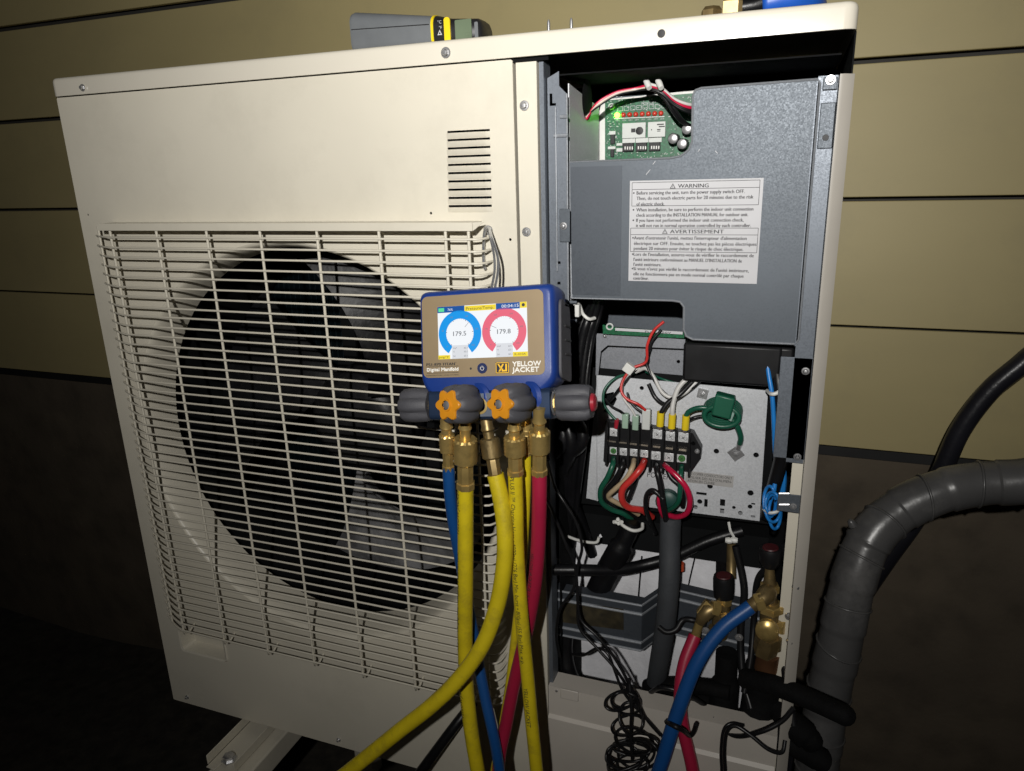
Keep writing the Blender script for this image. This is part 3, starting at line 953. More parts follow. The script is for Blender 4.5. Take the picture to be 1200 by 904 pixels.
# stickers on the plate
def stick(name, pp, y, lines, mat=paper, parent=tpl):
    o = MB().plate(quad(pp, y), (), y - .0004, .0003).build(name, mat, parent)
    P0, P1, P3 = A(*pp[0], y), A(*pp[1], y), A(*pp[3], y)
    ux = P1 - P0; vz = P3 - P0
    tx = MB()
    for s_, u0, u1, v0, h in lines:
        fn = lambda a, b: P0 + ux * a + vz * b + Vector((0, -.0006, 0))
        vs, fs, wd = glyphs(s_)
        kx = (u1 - u0) / wd
        tx.add([fn(u0 + a * kx, v0 + h / 2 - b * h / CAP) for a, b in vs], fs)
    tx.build('lettering', ink, o, flip=False)
    return o
stick('copper_notice', ((804, 551.5), (860, 558), (859, 571.5), (803, 565)), YT, (("USE COPPER CONDUCTORS ONLY", .05, .97, .2, .22), ("UTILISER DES FILS D'ALIMEN-", .05, .97, .52, .22), ("ATION EN CUIVRE", .05, .62, .82, .22)), mat=M('grey_label', (.36, .35, .34), .6))
stick('power_label', ((722, 546), (801, 556), (800, 566), (721, 556)), YT, (("1", .1, .13, .5, .6), ("2", .24, .28, .5, .6), ("3", .36, .40, .5, .6), ("POWER", .48, .82, .5, .62)))

# terminal block
YB0, YB1 = .046, .067
cols = [711, 724.5, 736.5, 748.5, 762, 777, 792, 808]
def bz(px, py, y=YB0): return A(px, py, y)
mb = MB()
mb.plate(quad(((709.5, 494), (808, 508), (808, 553), (707, 541)), YB0 + .009), (), YB0 + .009, .0115)
mb.plate(quad(((806, 506), (812, 508), (822, 526), (821, 537), (809, 554), (804, 552)), YB0 + .008), [circ(*XZ(812.5, 520, YB0 + .008), .0026, 10)], YB0 + .008, .0125)
tblk = mb.build('terminal_block', blackp, unit)
for k, cx_ in enumerate(cols):
    mb = MB()
    dy_ = (cx_ - 711) * .14
    mb.plate(quad(((cx_ - 1, 493 + dy_), (cx_ + 1, 493 + dy_), (cx_ + .2, 546 + dy_ * .95), (cx_ - 2.2, 546 + dy_ * .95)), YB0), (), YB0, .009)
    mb.build('barrier', blackp, tblk)
mid = MB().plate(quad(((710, 518), (808, 530), (808, 534), (710, 522)), YB0 + .003), (), YB0 + .003, .006)
mid.build('barrier', blackp, tblk)
tops = [(719.5, 506.7), (731, 507), (743, 508), (756, 509), (770.7, 509), (786, 511.5), (800.8, 512.8)]
lows = [(719, 528.5), (730.7, 529.6), (743, 530.5), (755, 531.8), (768.8, 534), (784, 536), (799, 537.2)]
def tscrew(px, py, y, s, green=False):
    p = A(px, py, y)
    mb = MB().box(p.x - s, p.x + s, y - .0006, y + .0012, p.z - s, p.z + s)
    pl_ = mb.build('clamp_plate', M('tinned_clamp', (.72, .73, .74), .3, .3, .25, 300), tblk, bevel=.0003)
    mb = MB().lathe([(0, s * .82), (.0012, s * .80), (.002, s * .66)], p, (0, -1, 0), 14)
    mb.build('screw', M('green_screw', (.09, .28, .08), .35, .4) if green else M('tinned_clamp', (.72, .73, .74)), pl_)
    d = .0022
    mb = MB()
    for a0 in (.7, 2.27):
        u = Vector((math.cos(a0), 0, math.sin(a0))); v_ = Vector((-math.sin(a0), 0, math.cos(a0)))
        c = p + Vector((0, -.0021, 0))
        mb.add([c - u * s * .42 - v_ * .0003, c + u * s * .42 - v_ * .0003, c + u * s * .42 + v_ * .0003, c - u * s * .42 + v_ * .0003], [(0, 1, 2, 3)])
    mb.build('screw_slot', ink, pl_, flip=False)
for k, (px, py) in enumerate(tops):
    if k in (0, 4, 5, 6): tscrew(px, py, YB0 + .006, .0058 if k else .0050)
for k, (px, py) in enumerate(lows):
    tscrew(px, py, YB0 + .006, .0046 if k < 4 else .0054, k in (0, 6))
for k in range(7):
    px = (cols[k] + cols[k + 1]) / 2; py = 518.5 + (px - 711) * .115
    p = A(px, py, YB0 + .007)
    MB().box(p.x - .0042, p.x + .0042, YB0 + .006, YB0 + .0075, p.z - .0022, p.z + .0028).build('bus_strip', M('tinned_strip', (.52, .45, .36), .35, .9), tblk)
screw(817, 529, YB0 + .0078, tblk, .0030)
# push-on connectors, crimps and leads
clear = M('clear_green_sleeve', (.30, .42, .33), .2, 0, .1, 60)
for px, py, w_, h_, m_ in ((732.5, 494, 3.6, 9, clear), (744.5, 496, 3.6, 9, clear), (757, 492, 4.6, 12.5, chip)):
    a = A(px - w_, py - h_, YB0); b = A(px + w_, py + h_, YB0)
    MB().box(a.x, b.x, YB0 - .001, YB0 + .0065, b.z, a.z).build('spade_connector', m_, unit, bevel=.0012)
for px, py in ((723, 496.5),):
    MB().tube([A(px, py - 5, YB0), A(px - 1, py + 5, YB0 + .002)], .0028, 10).build('crimp_sleeve', redp, unit)
for px, py in ((774.3, 491), (788, 493.5), (804, 495)):
    MB().tube([A(px, py - 8, YB0 - .001), A(px - 1, py + 8, YB0 + .001)], .0043, 12).build('crimp_sleeve', wyel, unit)
    p = A(px - 1.5, py + 11, YB0 + .003); MB().tube([A(px - 1, py + 7, YB0 + .001), p], .0030, 8).build('ring_lug', chrome, unit)
WL = [
 (wgreen, .0017, [(757, 433, .075), (740, 438, .07), (722, 443, .06), (709, 456, .052), (707, 472, .048), (714, 484, .047), (722.5, 493, YB0)]),
 (wblack, .0015, [(709, 468, .062), (716, 476, .055), (727, 482, .052), (732, 486, YB0)]),
 (wblack, .0020, [(757, 428, .07), (742, 436, .062), (729, 452, .058), (718, 466, .064), (713, 472, .07)]),
 (wwhite, .0014, [(757, 428, .07), (742, 435, .058), (730, 448, .05), (730, 465, .046), (740, 480, .045), (744.5, 488, YB0)]),
 (wred, .0017, [(778, 377, .055), (766, 388, .053), (758.5, 405, .052), (757, 424, .055), (741, 432, .052), (730.5, 445, .048), (728, 458, .044), (735, 468, .042), (748, 474, .042), (756.5, 481, YB0)]),
 (wblack, .0017, [(775, 387, .06), (764, 400, .058), (758, 418, .058), (758, 428, .058), (765, 443, .055), (775, 457, .055), (786, 466, .055), (793, 464, .06)]),
 (wblack, .0014, [(735, 460, .05), (738, 470, .048), (745, 478, .046), (752, 483, YB0)]),
 (wwhite, .0023, [(745, 436, .066), (757, 432, .060), (766, 442, .056), (776, 460, .053), (788, 466, .053), (802, 461, .054), (813, 451, .058), (823, 440, .062)]),
 (wwhite, .0030, [(812, 440, .058), (803, 446, .053), (795, 455, .05), (790, 468, .047), (788, 480, YB0 - .002), (788, 487, YB0 - .001)]),
 (wblack, .0029, [(822, 437, .065), (810, 449, .058), (797, 462, .05), (783, 472, .046), (776, 482, YB0 - .002), (774, 487, YB0 - .001)]),
 (wblack, .0026, [(826, 437, .066), (818, 448, .06), (806, 458, .056), (793, 467, .055), (780, 474, .058), (768, 466, .062), (760, 450, .064)]),
 (wgreen, .0030, [(804, 488, YB0 - .001), (807, 483, .044), (815, 479, .042), (825, 478, .042), (836, 480, .044)]),
 (wblack, .0022, [(806, 493, .05), (813, 490, .055), (822, 488, .056), (830, 489, .056)]),
 (wgreen, .0014, [(757, 436, .07), (775, 444, .086), (795, 450, .086)]),
 (wgreen, .0034, [(719, 531, YB0 + .002), (718, 545, .036), (712, 560, .032), (704, 574, .034), (705, 588, .04), (716, 597, .05), (730, 602, .058), (740, 609, .07)]),
 (wblack, .0034, [(730.7, 532, YB0 + .002), (729, 547, .038), (721, 562, .038), (711, 575, .042), (711, 588, .05), (722, 598, .06), (736, 606, .075)]),
 (wtan, .0032, [(743, 533, YB0 + .002), (741, 548, .036), (733, 562, .032), (721, 573, .034), (713, 582, .042), (722, 589, .05), (735, 595, .062), (748, 603, .08)]),
 (wred, .0042, [(755, 534, YB0 + .002), (751, 549, .034), (740, 562, .028), (730, 573, .027), (729, 586, .03), (737, 595, .038), (752, 598, .05), (764, 606, .07)]),
 (wblack, .0030, [(748, 550, .055), (744, 566, .055), (738, 582, .055), (732, 594, .06)]),
 (wblack, .0036, [(768.8, 537, YB0 + .002), (770, 552, .034), (774, 570, .03), (777, 590, .03), (780, 606, .04), (782, 622, .07)]),
 (wcrim, .0034, [(778, 538, YB0 + .003), (783, 549, .034), (795, 560, .028), (805, 573, .026), (808.5, 588, .028), (805, 601, .034), (794, 606, .042), (783, 604, .05)]),
 (wblack, .0030, [(780, 545, .05), (786, 559, .044), (796, 569, .042), (801, 582, .046), (800, 594, .055)]),
 (wgreen, .0030, [(799, 540, YB0 + .002), (798, 555, .038), (797, 572, .034), (795, 588, .036), (786, 597, .044), (776, 599, .055), (772, 590, .06)]),
 (wblack, .0030, [(777, 585, .028), (766, 575, .03), (758, 580, .034), (757, 597, .042), (762, 612, .055), (768, 625, .07)]),
 (wcrim, .0026, [(773, 575, .036), (772, 590, .036), (776, 603, .045), (782, 612, .06)]),
]
for m_, r_, pp in WL:
    if 528 < pp[0][1] < 541 and abs(pp[0][2] - (YB0 + .002)) < .0015:
        pp[0] = (pp[0][0], pp[0][1] + 6.5, YB0 + .007)
    wire('wire', pp, r_, m_, unit)
# joint of the upper loom with its white plug
p = A(737, 432, .05)
MB().obox(p, (.005, 0, -.0035), (.003, 0, .0045), (0, .004, 0)).build('wire_plug', whitep, unit, bevel=.0008)
# wrapped ferrite on the earth lead
cf = A(846, 483, .045)
mb = MB()
for k in range(5):
    pts = []
    for a_ in range(12):
        t = a_ / 12 * 2 * math.pi
        pts.append(cf + Vector((.019 * math.cos(t), -.004 + k * .004, .012 * math.sin(t) - .004 + .001 * k)))
    mb.tube(smooth(pts, 2, True), .0031, 8, closed=True)
fer = mb.build('ferrite_winding', wgreen, unit, angle=60)
mb = MB().obox(A(848, 475, .036), (.0105, 0, -.002), (.002, 0, .0125), (0, .008, 0))
mb.build('ferrite_clamp', M('dark_green_plastic', (.008, .09, .05), .4), fer, bevel=.002)
MB().obox(A(856, 487, .036), (.003, 0, -.002), (.0015, 0, .005), (0, .003, 0)).build('clamp_latch', M('pale_green_plastic', (.25, .38, .33), .4), fer, bevel=.001)
wire('wire', [(857, 491, .045), (864, 500, .045), (868, 512, .05), (867, 520, .056)], .0033, wgreen, unit)
MB().tube([A(867, 518, .056), A(865, 526, .062)], .0030, 8).build('ring_lug', chrome, unit)
pz = A(862.5, 531.5, YT - .003)
mb = MB().obox(pz, (.0066, 0, -.001), (0, 0, .0) , (0, .001, 0))
mb = MB().obox(pz, (.0046, 0, -.0052), (.0052, 0, .0046), (0, .0010, 0))
mb.build('earth_plate', chrome, unit)
screw(862.5, 531, YT - .0045, unit, .0044)
screw(823.5, 461.5, YT - .0005, tpl, .0042)
MB().obox(A(823.5, 461.5, YT - .0012), (.0058, 0, -.001), (.001, 0, .0055), (0, .0006, 0)).build('earth_plate', chrome, tpl)
MB().lathe([(0, .014), (.010, .014), (.013, .010)], A(783, 585, .062), (0, -1, 0), 20).build('ferrite_core', M('dark_teal_plastic', (.01, .055, .045), .45), unit)

# ------------------------------------------------------------------ lower bay: blanket, bracket, valves, loose cables
def sheet(name, corners, y, mat, parent, nx=14, nz=12, amp=.006, seed=1, yfun=None):
    rr = random.Random(seed)
    ph = [rr.uniform(0, 6.28) for _ in range(6)]
    (a, b, c, d) = [A(px, py, y) for px, py in corners]
    vs = []
    for i in range(nx + 1):
        for j in range(nz + 1):
            u, v = i / nx, j / nz
            p = (a * (1 - u) + b * u) * (1 - v) + (d * (1 - u) + c * u) * v
            dy = amp * (math.sin(9 * u + 4 * v + ph[0]) * .5 + math.sin(17 * v - 6 * u + ph[1]) * .3 + math.sin(25 * u + 13 * v + ph[2]) * .2)
            if yfun: dy += yfun(u, v)
            vs.append(p + Vector((0, dy, 0)))
    W = nz + 1
    mb = MB().add(vs, [(i * W + j, (i + 1) * W + j, (i + 1) * W + j + 1, i * W + j + 1) for i in range(nx) for j in range(nz)])
    return mb.build(name, mat, parent, angle=80, flip=False)
YF = .135
def sm(a, b, x):
    t = max(0, min(1, (x - a) / (b - a))); return t * t * (3 - 2 * t)
sheet('compressor_blanket', ((640, 632), (900, 640), (895, 850), (640, 832)), YF, felt, unit, 40, 24, .004, 3,
      yfun=lambda u, v: .05 * sm(.62, .68, u) * 0 + .012 * sm(.30, .34, u) - .006 * sm(.46, .5, u) + .02 * max(0, u - .8))
sheet('compressor_blanket', ((640, 600), (716, 622), (712, 700), (640, 690)), YF - .03, felt, unit, 14, 10, .006, 9)
for pp in (((722, 640), (706, 700), (700, 720)), ((700, 636), (708, 668), (706, 690)), ((752, 652), (748, 700), (744, 760)), ((815, 650), (806, 690), (803, 720)), ((780, 760), (774, 800), (770, 830))):
    MB().tube(path([(a, b, YF - .0045) for a, b in pp], 6), .0009, 5).build('blanket_seam', voidm, unit)
MB().box(A(640, 612, .12).x, A(900, 640, .12).x, .10, .20, A(780, 640, .12).z, A(780, 606, .12).z).build('dark_tray', voidm, unit)
# folded valve bracket
def ribbon(mb, pts, y_off=0, t=.0012):
    """pts: list of (top, bottom) 3d pairs"""
    T = [p for p, _ in pts]; B = [p for _, p in pts]
    for i in range(len(pts) - 1):
        n_ = (T[i + 1] - T[i]).cross(B[i] - T[i]).normalized() * t
        v = [T[i], T[i + 1], B[i + 1], B[i]]
        mb.add(v + [p - n_ for p in v], [(0, 1, 2, 3), (7, 6, 5, 4), (0, 4, 5, 1), (3, 2, 6, 7), (0, 3, 7, 4), (1, 5, 6, 2)])
YV = .042
zt1 = A(700, 700, YV).z; zb1 = A(700, 752, YV).z
xs = [(A(649, 720, YV).x, YV), (A(752, 720, YV).x, YV), (A(781, 720, YV + .05).x, YV + .05), (A(934, 720, YV + .03).x, YV + .03)]
mb = MB()
ribbon(mb, [(Vector((x, y, zt1)), Vector((x, y, zb1))) for x, y in xs])
brk = mb.build('valve_bracket', galdark, unit)
for z, d in ((zt1, .0), (zt1 - .013, 0), (zb1 + .012, 0), (zb1, 0)):
    MB().tube([Vector((x, y - .0012, z)) for x, y in xs], .0022 if z not in (zt1, zb1) else .0016, 8).build('pressed_rib', galrim, brk)
for z, dz in ((zt1, .0), (zb1, -.0)):
    mb = MB()
    vs = [Vector((x, y + .0005, z)) for x, y in xs] + [Vector((x, y + .018, z)) for x, y in xs]
    mb.add(vs, [(i, i + 1, i + 5, i + 4) for i in range(3)])
    mb.build('folded_flange', galdark, brk, flip=False)
p0 = A(659, 704, YV - .001); p1 = A(731, 738, YV - .001)
MB().plate(quad(((659, 703), (731, 714), (731, 738), (660, 729)), YV - .001), (), YV - .0022, .001).build('caution_label', M('worn_ochre_label', (.034, .027, .013), .6, 0, .5, 80, dirt=((.012, .011, .009), .8, 90)), brk)
# service valves
def lat(name, mat, parent, prof, p, ax, n=18, mod=None):
    return MB().lathe(prof, p, ax, n, mod).build(name, mat, parent, angle=35)
knurl = lambda j, k: 1 + (.05 if (k + j) % 2 else -.02)
def valve(px, py, y, s, cap_px, cap_py):
    c = A(px, py, y)
    mb = MB().lathe([(-.03 * s, .009 * s), (-.012 * s, .011 * s), (-.010 * s, .015 * s), (.010 * s, .015 * s), (.012 * s, .010 * s), (.03 * s, .009 * s)], c, (0, 0, 1), 16)
    mb.lathe([(0, .0135 * s), (.012 * s, .0135 * s), (.016 * s, .011 * s)], c + Vector((0, -.006, 0)), (0, -1, 0), 6)
    v = mb.build('service_valve', brassdull, unit)
    return v, c
v1, c1 = valve(846, 728, .055, .8, 848, 680)
v2, c2 = valve(903, 744, .050, 1.1, 902, 650)
# valve 1: upper stem, red-topped cap, hose elbow
def stem(parent, pp, y, rs, mat=brassdull, n=12):
    return MB().tube([A(a, b, y) for a, b in pp], rs, n).build('valve_stem', mat, parent, angle=40)
stem(v1, ((846, 722), (847, 710), (848, 703), (848, 699), (849, 692)), .048, [.010, .009, .0075, .0085, .0085])
cp = MB().tube([A(848, 699, .046), A(848, 690, .046), A(848, 678, .046), A(848, 675, .046)], [.0118, .0125, .0125, .0115], 18).build('schrader_cap', blackp, v1, angle=40)
MB().tube([A(848, 676.5, .0455), A(848, 674, .0455)], [.0098, .0085], 16).build('cap_top', M('dark_red_cap', (.055, .007, .009), .5), cp)
mb = MB().tube([A(848, 714, .042), A(838, 712, .036), A(830, 716, .032), A(824, 722, .030), A(820, 730, .030)], [.0075, .0085, .0095, .0085, .0055], 12)
mb.build('hose_elbow', brassdull, v1, angle=40)
MB().tube([A(834, 708, .038), A(823, 722, .032)], .0098, 6).build('hex_nut', brass, v1, angle=25)
MB().tube([A(820, 729, .030), A(814.5, 747, .032)], [.0052, .0062], 10).build('ferrule', brass, v1, angle=40)
screw(827, 739, .04, brk, .005)
MB().tube([A(837, 735, .05), A(836, 742, .05)], .007, 12).build('flare_cap', brassdull, v1)
for px, py, y, r_, ax in ((848, 704, .046, .0098, (0, 0, 1)), (838, 713, .034, .0092, (-.8, -.3, .3)), (846, 735, .05, .0105, (0, 0, 1)), (851, 724, .038, .0078, (.2, -1, 0))):
    lat('hex_nut', brass, v1, [(-.005, r_ * .9), (-.004, r_), (.004, r_), (.005, r_ * .9)], A(px, py, y), ax, 6)
# copper stub rising with foam
MB().tube([A(857, 636, .10), A(857, 660, .10), A(857, 678, .09)], [.0055, .0062, .0062], 10).build('copper_stub', brassdull, unit)
MB().tube([A(846, 630, .11), A(845, 680, .11)], .007, 8).build('pipe_sleeve', foam, unit)
MB().tube(path([(854, 612, .09), (856, 622, .085), (860, 630, .085), (856, 634, .085)], 5), .0017, 6).build('cable_tie', whitep, unit)
MB().lathe([(-.004, .003), (0, .0042), (.004, .003)], A(854, 633.5, .082), (1, 0, 0), 8).build('tie_head', whitep, unit)
MB().lathe([(-.004, .003), (0, .0042), (.004, .003)], A(860.5, 633, .082), (1, 0, 0), 8).build('tie_head', whitep, unit)
# valve 2
stem(v2, ((903, 735), (903, 716), (902, 700), (902, 690), (902, 678), (902, 664)), .044, [.0130, .0120, .008, .0095, .0065, .005])
cp = MB().tube([A(902.5, 664, .044), A(902.5, 657, .044), A(903, 645, .044), A(903, 642, .044)], [.0085, .0125, .0130, .012], 18).build('schrader_cap', blackp, v2, angle=40)
MB().tube([A(903, 643.5, .0435), A(903, 641, .0435)], [.0100, .0085], 16).build('cap_top', MATS['dark_red_cap'], cp)
mb = MB().tube([A(900, 694, .03), A(897, 699, .02), A(891, 704, .014), A(884, 708, .012), A(878, 712, .012)], [.0105, .0110, .0090, .0080, .0072], 14)
mb.build('hose_elbow', brassdull, v2, angle=40)
lat('flare_nut', brassdull, v2, [(-.018, .0140), (.004, .0150), (.010, .0125)], A(899, 752, .03), (.1, -.25, 1), 6)
lat('valve_core_nut', brass, v2, [(0, .013), (.006, .013), (.009, .009), (.010, .004)], A(899, 737, .018), (.0, -1, .1), 16)
MB().tube([A(910, 726, .045), A(929, 723, .05)], [.011, .010], 8).build('mounting_lug', brassdull, v2, angle=30)
screw(925, 722.5, .034, v2, .0052); screw(866, 747, .05, brk, .005)
MB().tube([A(901, 765, .04), A(898, 790, .05), A(895, 830, .06)], [.013, .016, .017], 14).build('copper_line', copper, unit)
for px, py, y, r_, ax in ((902, 689, .043, .0112, (0, 0, 1)), (890, 705, .014, .0108, (-.75, -.2, -.3)), (903, 712, .040, .0150, (0, 0, 1)), (915, 735, .038, .0090, (.9, -.3, 0))):
    lat('hex_nut', brass, v2, [(-.005, r_ * .9), (-.004, r_), (.004, r_), (.005, r_ * .9)], A(px, py, y), ax, 6)
# dark foam covered lines and their ties
def foamline(name, pp, r, label, cat='pipe insulation', mat=foam, group=None):
    o = MB().tube(path(pp, 8), r, 14).build(name, mat, None, angle=70)
    return tag(o, label, cat, group)
foamline('pipe_sleeve', [(897, 782, .05), (893, 815, .05), (888, 850, .04), (884, 905, .03), (882, 980, .02)], .024, 'thick black foam sleeve on the larger line below the right brass valve')
foamline('pipe_sleeve', [(852, 765, .06), (850, 800, .06), (846, 850, .05), (843, 870, .05)], [.014] * 8 + [.018] * 8 + [.02] * 8 + [.02], 'thin black foam sleeve on the line below the left brass valve')
foamline('foam_stub', [(872, 795, .03), (905, 803, .01), (945, 818, -.005), (985, 836, -.02), (991, 839, -.021)], [.0115] * 8 + [.0118] * 8 + [.0115] * 16 + [.006], 'black foam sleeve stub pointing right towards the grey pipe')
foamline('foam_stub', [(910, 830, .04), (930, 850, .02), (948, 866, .01), (953, 872, .01)], [.014] * 8 + [.016] * 8 + [.013] * 8 + [.006], 'short black foam offcut tucked under the longer stub')
foamline('foam_stub', [(905, 858, .03), (935, 875, .02), (960, 890, .01), (967, 894, .01)], [.014] * 8 + [.014] * 8 + [.013] * 8 + [.006], 'lowest black foam offcut near the bottom edge beside the unit')
foamline('foam_stub', [(758, 805, .075), (790, 803, .06), (830, 806, .05), (856, 812, .045)], .010, 'flat black foam strip lying across behind the blue hose')
foamline('foam_stub', [(752, 822, .09), (790, 822, .07), (835, 825, .06)], .013, 'black foam wrap beneath the flat strip behind the blue hose')
foamline('looped_cable', [(850, 903, -.01), (849, 880, -.01), (852, 858, -.008), (862, 851, -.006), (880, 862, -.01), (900, 878, -.014), (916, 882, -.01), (920, 868, .0)], .0024, 'thin black cord looping over the lower service panel on the right', 'cord', wblack)
foamline('looped_cable', [(846, 906, -.006), (845, 880, -.006), (848, 856, -.004), (857, 848, .0), (872, 850, .006)], .0020, 'second thin black cord hanging beside the looped cord', 'cord', wblack)
rz = random.Random(11)
for k, (pp, r_, lab) in enumerate((
    ([(762, 812, .03), (775, 806, .02), (800, 812, .02), (830, 830, .03), (845, 850, .03)], .0030, 'thin black wire running right behind the blue hose at the bottom'),
    ([(905, 660, .05), (888, 680, .06), (884, 720, .07), (880, 770, .05), (872, 812, .03)], .0040, 'black sensor wire dropping between the two brass valves'),
    ([(862, 640, .09), (872, 690, .08), (868, 740, .07), (870, 790, .05), (880, 830, .03)], .0046, 'black lead hanging just right of the left valve cap'),
    ([(920, 640, .045), (926, 680, .05), (918, 740, .06), (922, 800, .03), (930, 850, .01)], .0052, 'black lead hanging along the inner column by the right valve'),
    ([(835, 842, .01), (860, 862, .0), (890, 858, -.01), (915, 846, -.005), (930, 830, .0)], .0030, 'black strap curving under the foam sleeves at the bottom'),
)):
    foamline('loose_lead', pp, r_, lab, 'lead', wblack)
# conduit and power cables
foamline('cable_conduit', [(786, 606, .055), (785, 640, .05), (784, 680, .04), (780, 730, .04), (772, 780, .06), (766, 820, .09)], .0128, 'charcoal foam covered cable hanging below the terminal plate', 'cable', greyfoam)
foamline('power_cable', [(742, 612, .06), (728, 640, .055), (710, 672, .06), (694, 705, .075), (685, 730, .09)], [.012] * 8 + [.0155] * 24 + [.015], 'thick black cable running down left from the bundled terminal wires', 'cable', blackr)
foamline('power_cable', [(640, 668, .02), (680, 668, .03), (720, 668, .05), (755, 662, .07), (790, 652, .08), (830, 634, .09), (870, 622, .10)], .0072, 'glossy black cable crossing sideways over the grey blanket', 'cable', blackr)
foamline('power_cable', [(664, 735, .055), (662, 760, .05), (666, 785, .045), (676, 806, .045), (686, 818, .05)], .0105, 'black cable tail curling into the bottom left of the bay', 'cable', blackr)
foamline('orange_seal', [(797, 660, .10), (797, 668, .10)], .0055, 'small orange plug peeking out beside the charcoal cable', 'plug', M('orange_plug', (.55, .08, .03), .5))
def tie(pp, r, name, label, mat, grp=None):
    o = MB().tube(path(pp, 6), r, 7).build(name, mat, None, angle=60)
    return tag(o, label, 'cable tie', grp)
tie([(772, 735, .027), (781, 741, .024), (792, 738, .027), (800, 727, .035), (812, 727, .035), (826, 732, .04)], .0036, 'cable_tie', 'black cable tie binding the charcoal cable to the valve bracket', blackp)
tie([(724, 608, .05), (730, 616, .038), (742, 622, .036), (752, 620, .045), (753, 614, .055)], .0022, 'cable_tie', 'white cable tie round the bundled wires below the terminal plate', whitep)
for a_, b_ in ((721, 609), (724, 613), (728, 609), (723, 604)):
    pass
mb = MB()
for a_, b_ in ((719, 612), (724, 609), (729, 612), (725, 614)):
    mb.tube([A(724, 612, .045), A(a_, b_, .040)], [.003, .0022], 6)
tag(mb.build('tie_head', whitep, None), 'chunky white tie head below the terminal plate', 'cable tie')
tie([(663, 628, .07), (680, 634, .06), (698, 636, .055), (702, 630, .055)], .0020, 'cable_tie', 'pale tie end lying on the dark loom at the left', whitep)
MB().tube([A(798, 612, .10), A(800, 640, .11)], .0012, 6).build('drain_wire', wwhite, unit)
# black loom down the left of the bay
for k, (o_, r_) in enumerate(((0, .0055), (6, .005), (-5, .0045), (11, .004), (3, .006))):
    wire('loom_cable', [(700 + o_ * .5, 352, .09), (690 + o_, 372, .055 + .004 * k), (682 + o_, 400, .05 + .004 * k), (676 + o_, 450, .05), (668 + o_ * 1.6, 510, .05), (664 + o_ * 1.3, 570, .06), (660 + o_, 640, .09)], r_, blackr, unit)
for k, (a_, b_) in enumerate(((640, 600), (650, 640), (662, 600))):
    wire('loom_cable', [(646 + k * 8, 470, .045), (a_ + 20, 520, .03), (b_ + 22, 560, .05 + .01 * k), (b_ + 40, 610, .08), (b_ + 54, 650, .10)], .0075, blackr, unit)
MB().tube(path([(673, 356, .02), (679, 358, .03), (683, 368, .035), (690, 374, .036), (697, 373, .045)], 6), .0021, 7).build('cable_tie', whitep, unit, angle=60)
MB().obox(A(677, 364, .022), (.0025, 0, 0), (0, 0, .007), (0, .004, 0)).build('tie_base', whitep, unit, bevel=.0008)
for py in (354.5, 376):
    a = A(664, py, yb_ - .002); b = A(676, py, yb_ - .001)
    MB().tube([a, b], .0019, 8).build('embossed_rib', gal, jb)
# blue wire with the coil, and the black lead beside it
wire('loom_cable', [(908, 420, .06), (914, 460, .045), (919, 500, .04), (916, 535, .04), (907, 570, .05), (898, 605, .07)], .0078, blackr, unit)
bw = MB().tube(path([(898.5, 420, .05), (901, 440, .045), (905, 465, .04), (907, 500, .038), (908, 525, .04), (910, 550, .045), (907, 575, .04)], 8), .0026, 8).build('blue_sensor_wire', wblue, unit, angle=60)
for k in range(4):
    cx_, cy_, rx, ry = ((905, 590, 8, 13), (906, 596, 9, 16), (902, 588, 7, 18), (908, 601, 7, 19))[k]
    pts = [A(cx_ + rx * math.cos(t), cy_ + ry * math.sin(t), .034 + .004 * k + .004 * math.sin(2 * t)) for t in [i * math.pi / 6 for i in range(12)]]
    MB().tube(smooth(pts, 3, True), .0019, 7, closed=True).build('wire_loop', wblue, bw, angle=60)
MB().tube(path([(916, 545, .06), (917, 565, .06), (914, 590, .06)], 5), .0045, 8).build('wire_loop', wblue, bw)
MB().tube(path([(895, 597, .04), (901, 601, .03), (910, 600, .03), (914, 596, .04)], 5), .0018, 6).build('cable_tie', whitep, unit)
MB().tube(path([(899, 458, .05), (904, 462, .033), (912, 460, .033), (919, 452, .04), (923, 449, .035)], 6), .0021, 7).build('cable_tie', whitep, unit)
MB().obox(A(923.5, 449, .033), (.004, 0, -.001), (0, 0, .002), (0, .002, 0)).build('tie_head', whitep, unit)

# thin black probe lead: two strands down to the tangle
def lead(name, pp, label, r=.0019, k=6):
    o = MB().tube(path(pp, k), r, 7).build(name, wblack, None, angle=60)
    return tag(o, label, 'cord')
YL = -.012
tang = thing('probe_lead', 'thin black probe lead dangling in strands to a coiled tangle at the bottom', 'cord', A(740, 870, YL))
def strand(pp, r=.0019):
    return MB().tube(path(pp, 6), r, 7).build('strand', wblack, tang, angle=60)
strand([(642, 540, -.03), (650, 570, .0), (662, 590, .0), (675, 612, .0), (682, 640, .0), (678, 660, .0), (672, 690, .0), (656, 715, .0), (652, 745, .005), (656, 770, .01)])
strand([(641, 585, -.02), (652, 610, .0), (664, 640, .0), (674, 665, .0), (677, 700, .0), (679, 735, -.005), (700, 760, -.01), (722, 785, -.015), (738, 810, YL), (752, 832, YL)])
strand([(676, 690, .0), (680, 725, -.005), (699, 745, -.01), (718, 768, -.012), (734, 795, -.015), (746, 818, YL), (757, 842, YL), (774, 862, YL)])
strand([(671, 767, .02), (684, 768, .01), (700, 760, .0), (712, 766, -.006), (720, 785, -.01), (728, 806, YL), (740, 824, YL), (760, 845, YL), (780, 868, YL)])
rt = random.Random(5)
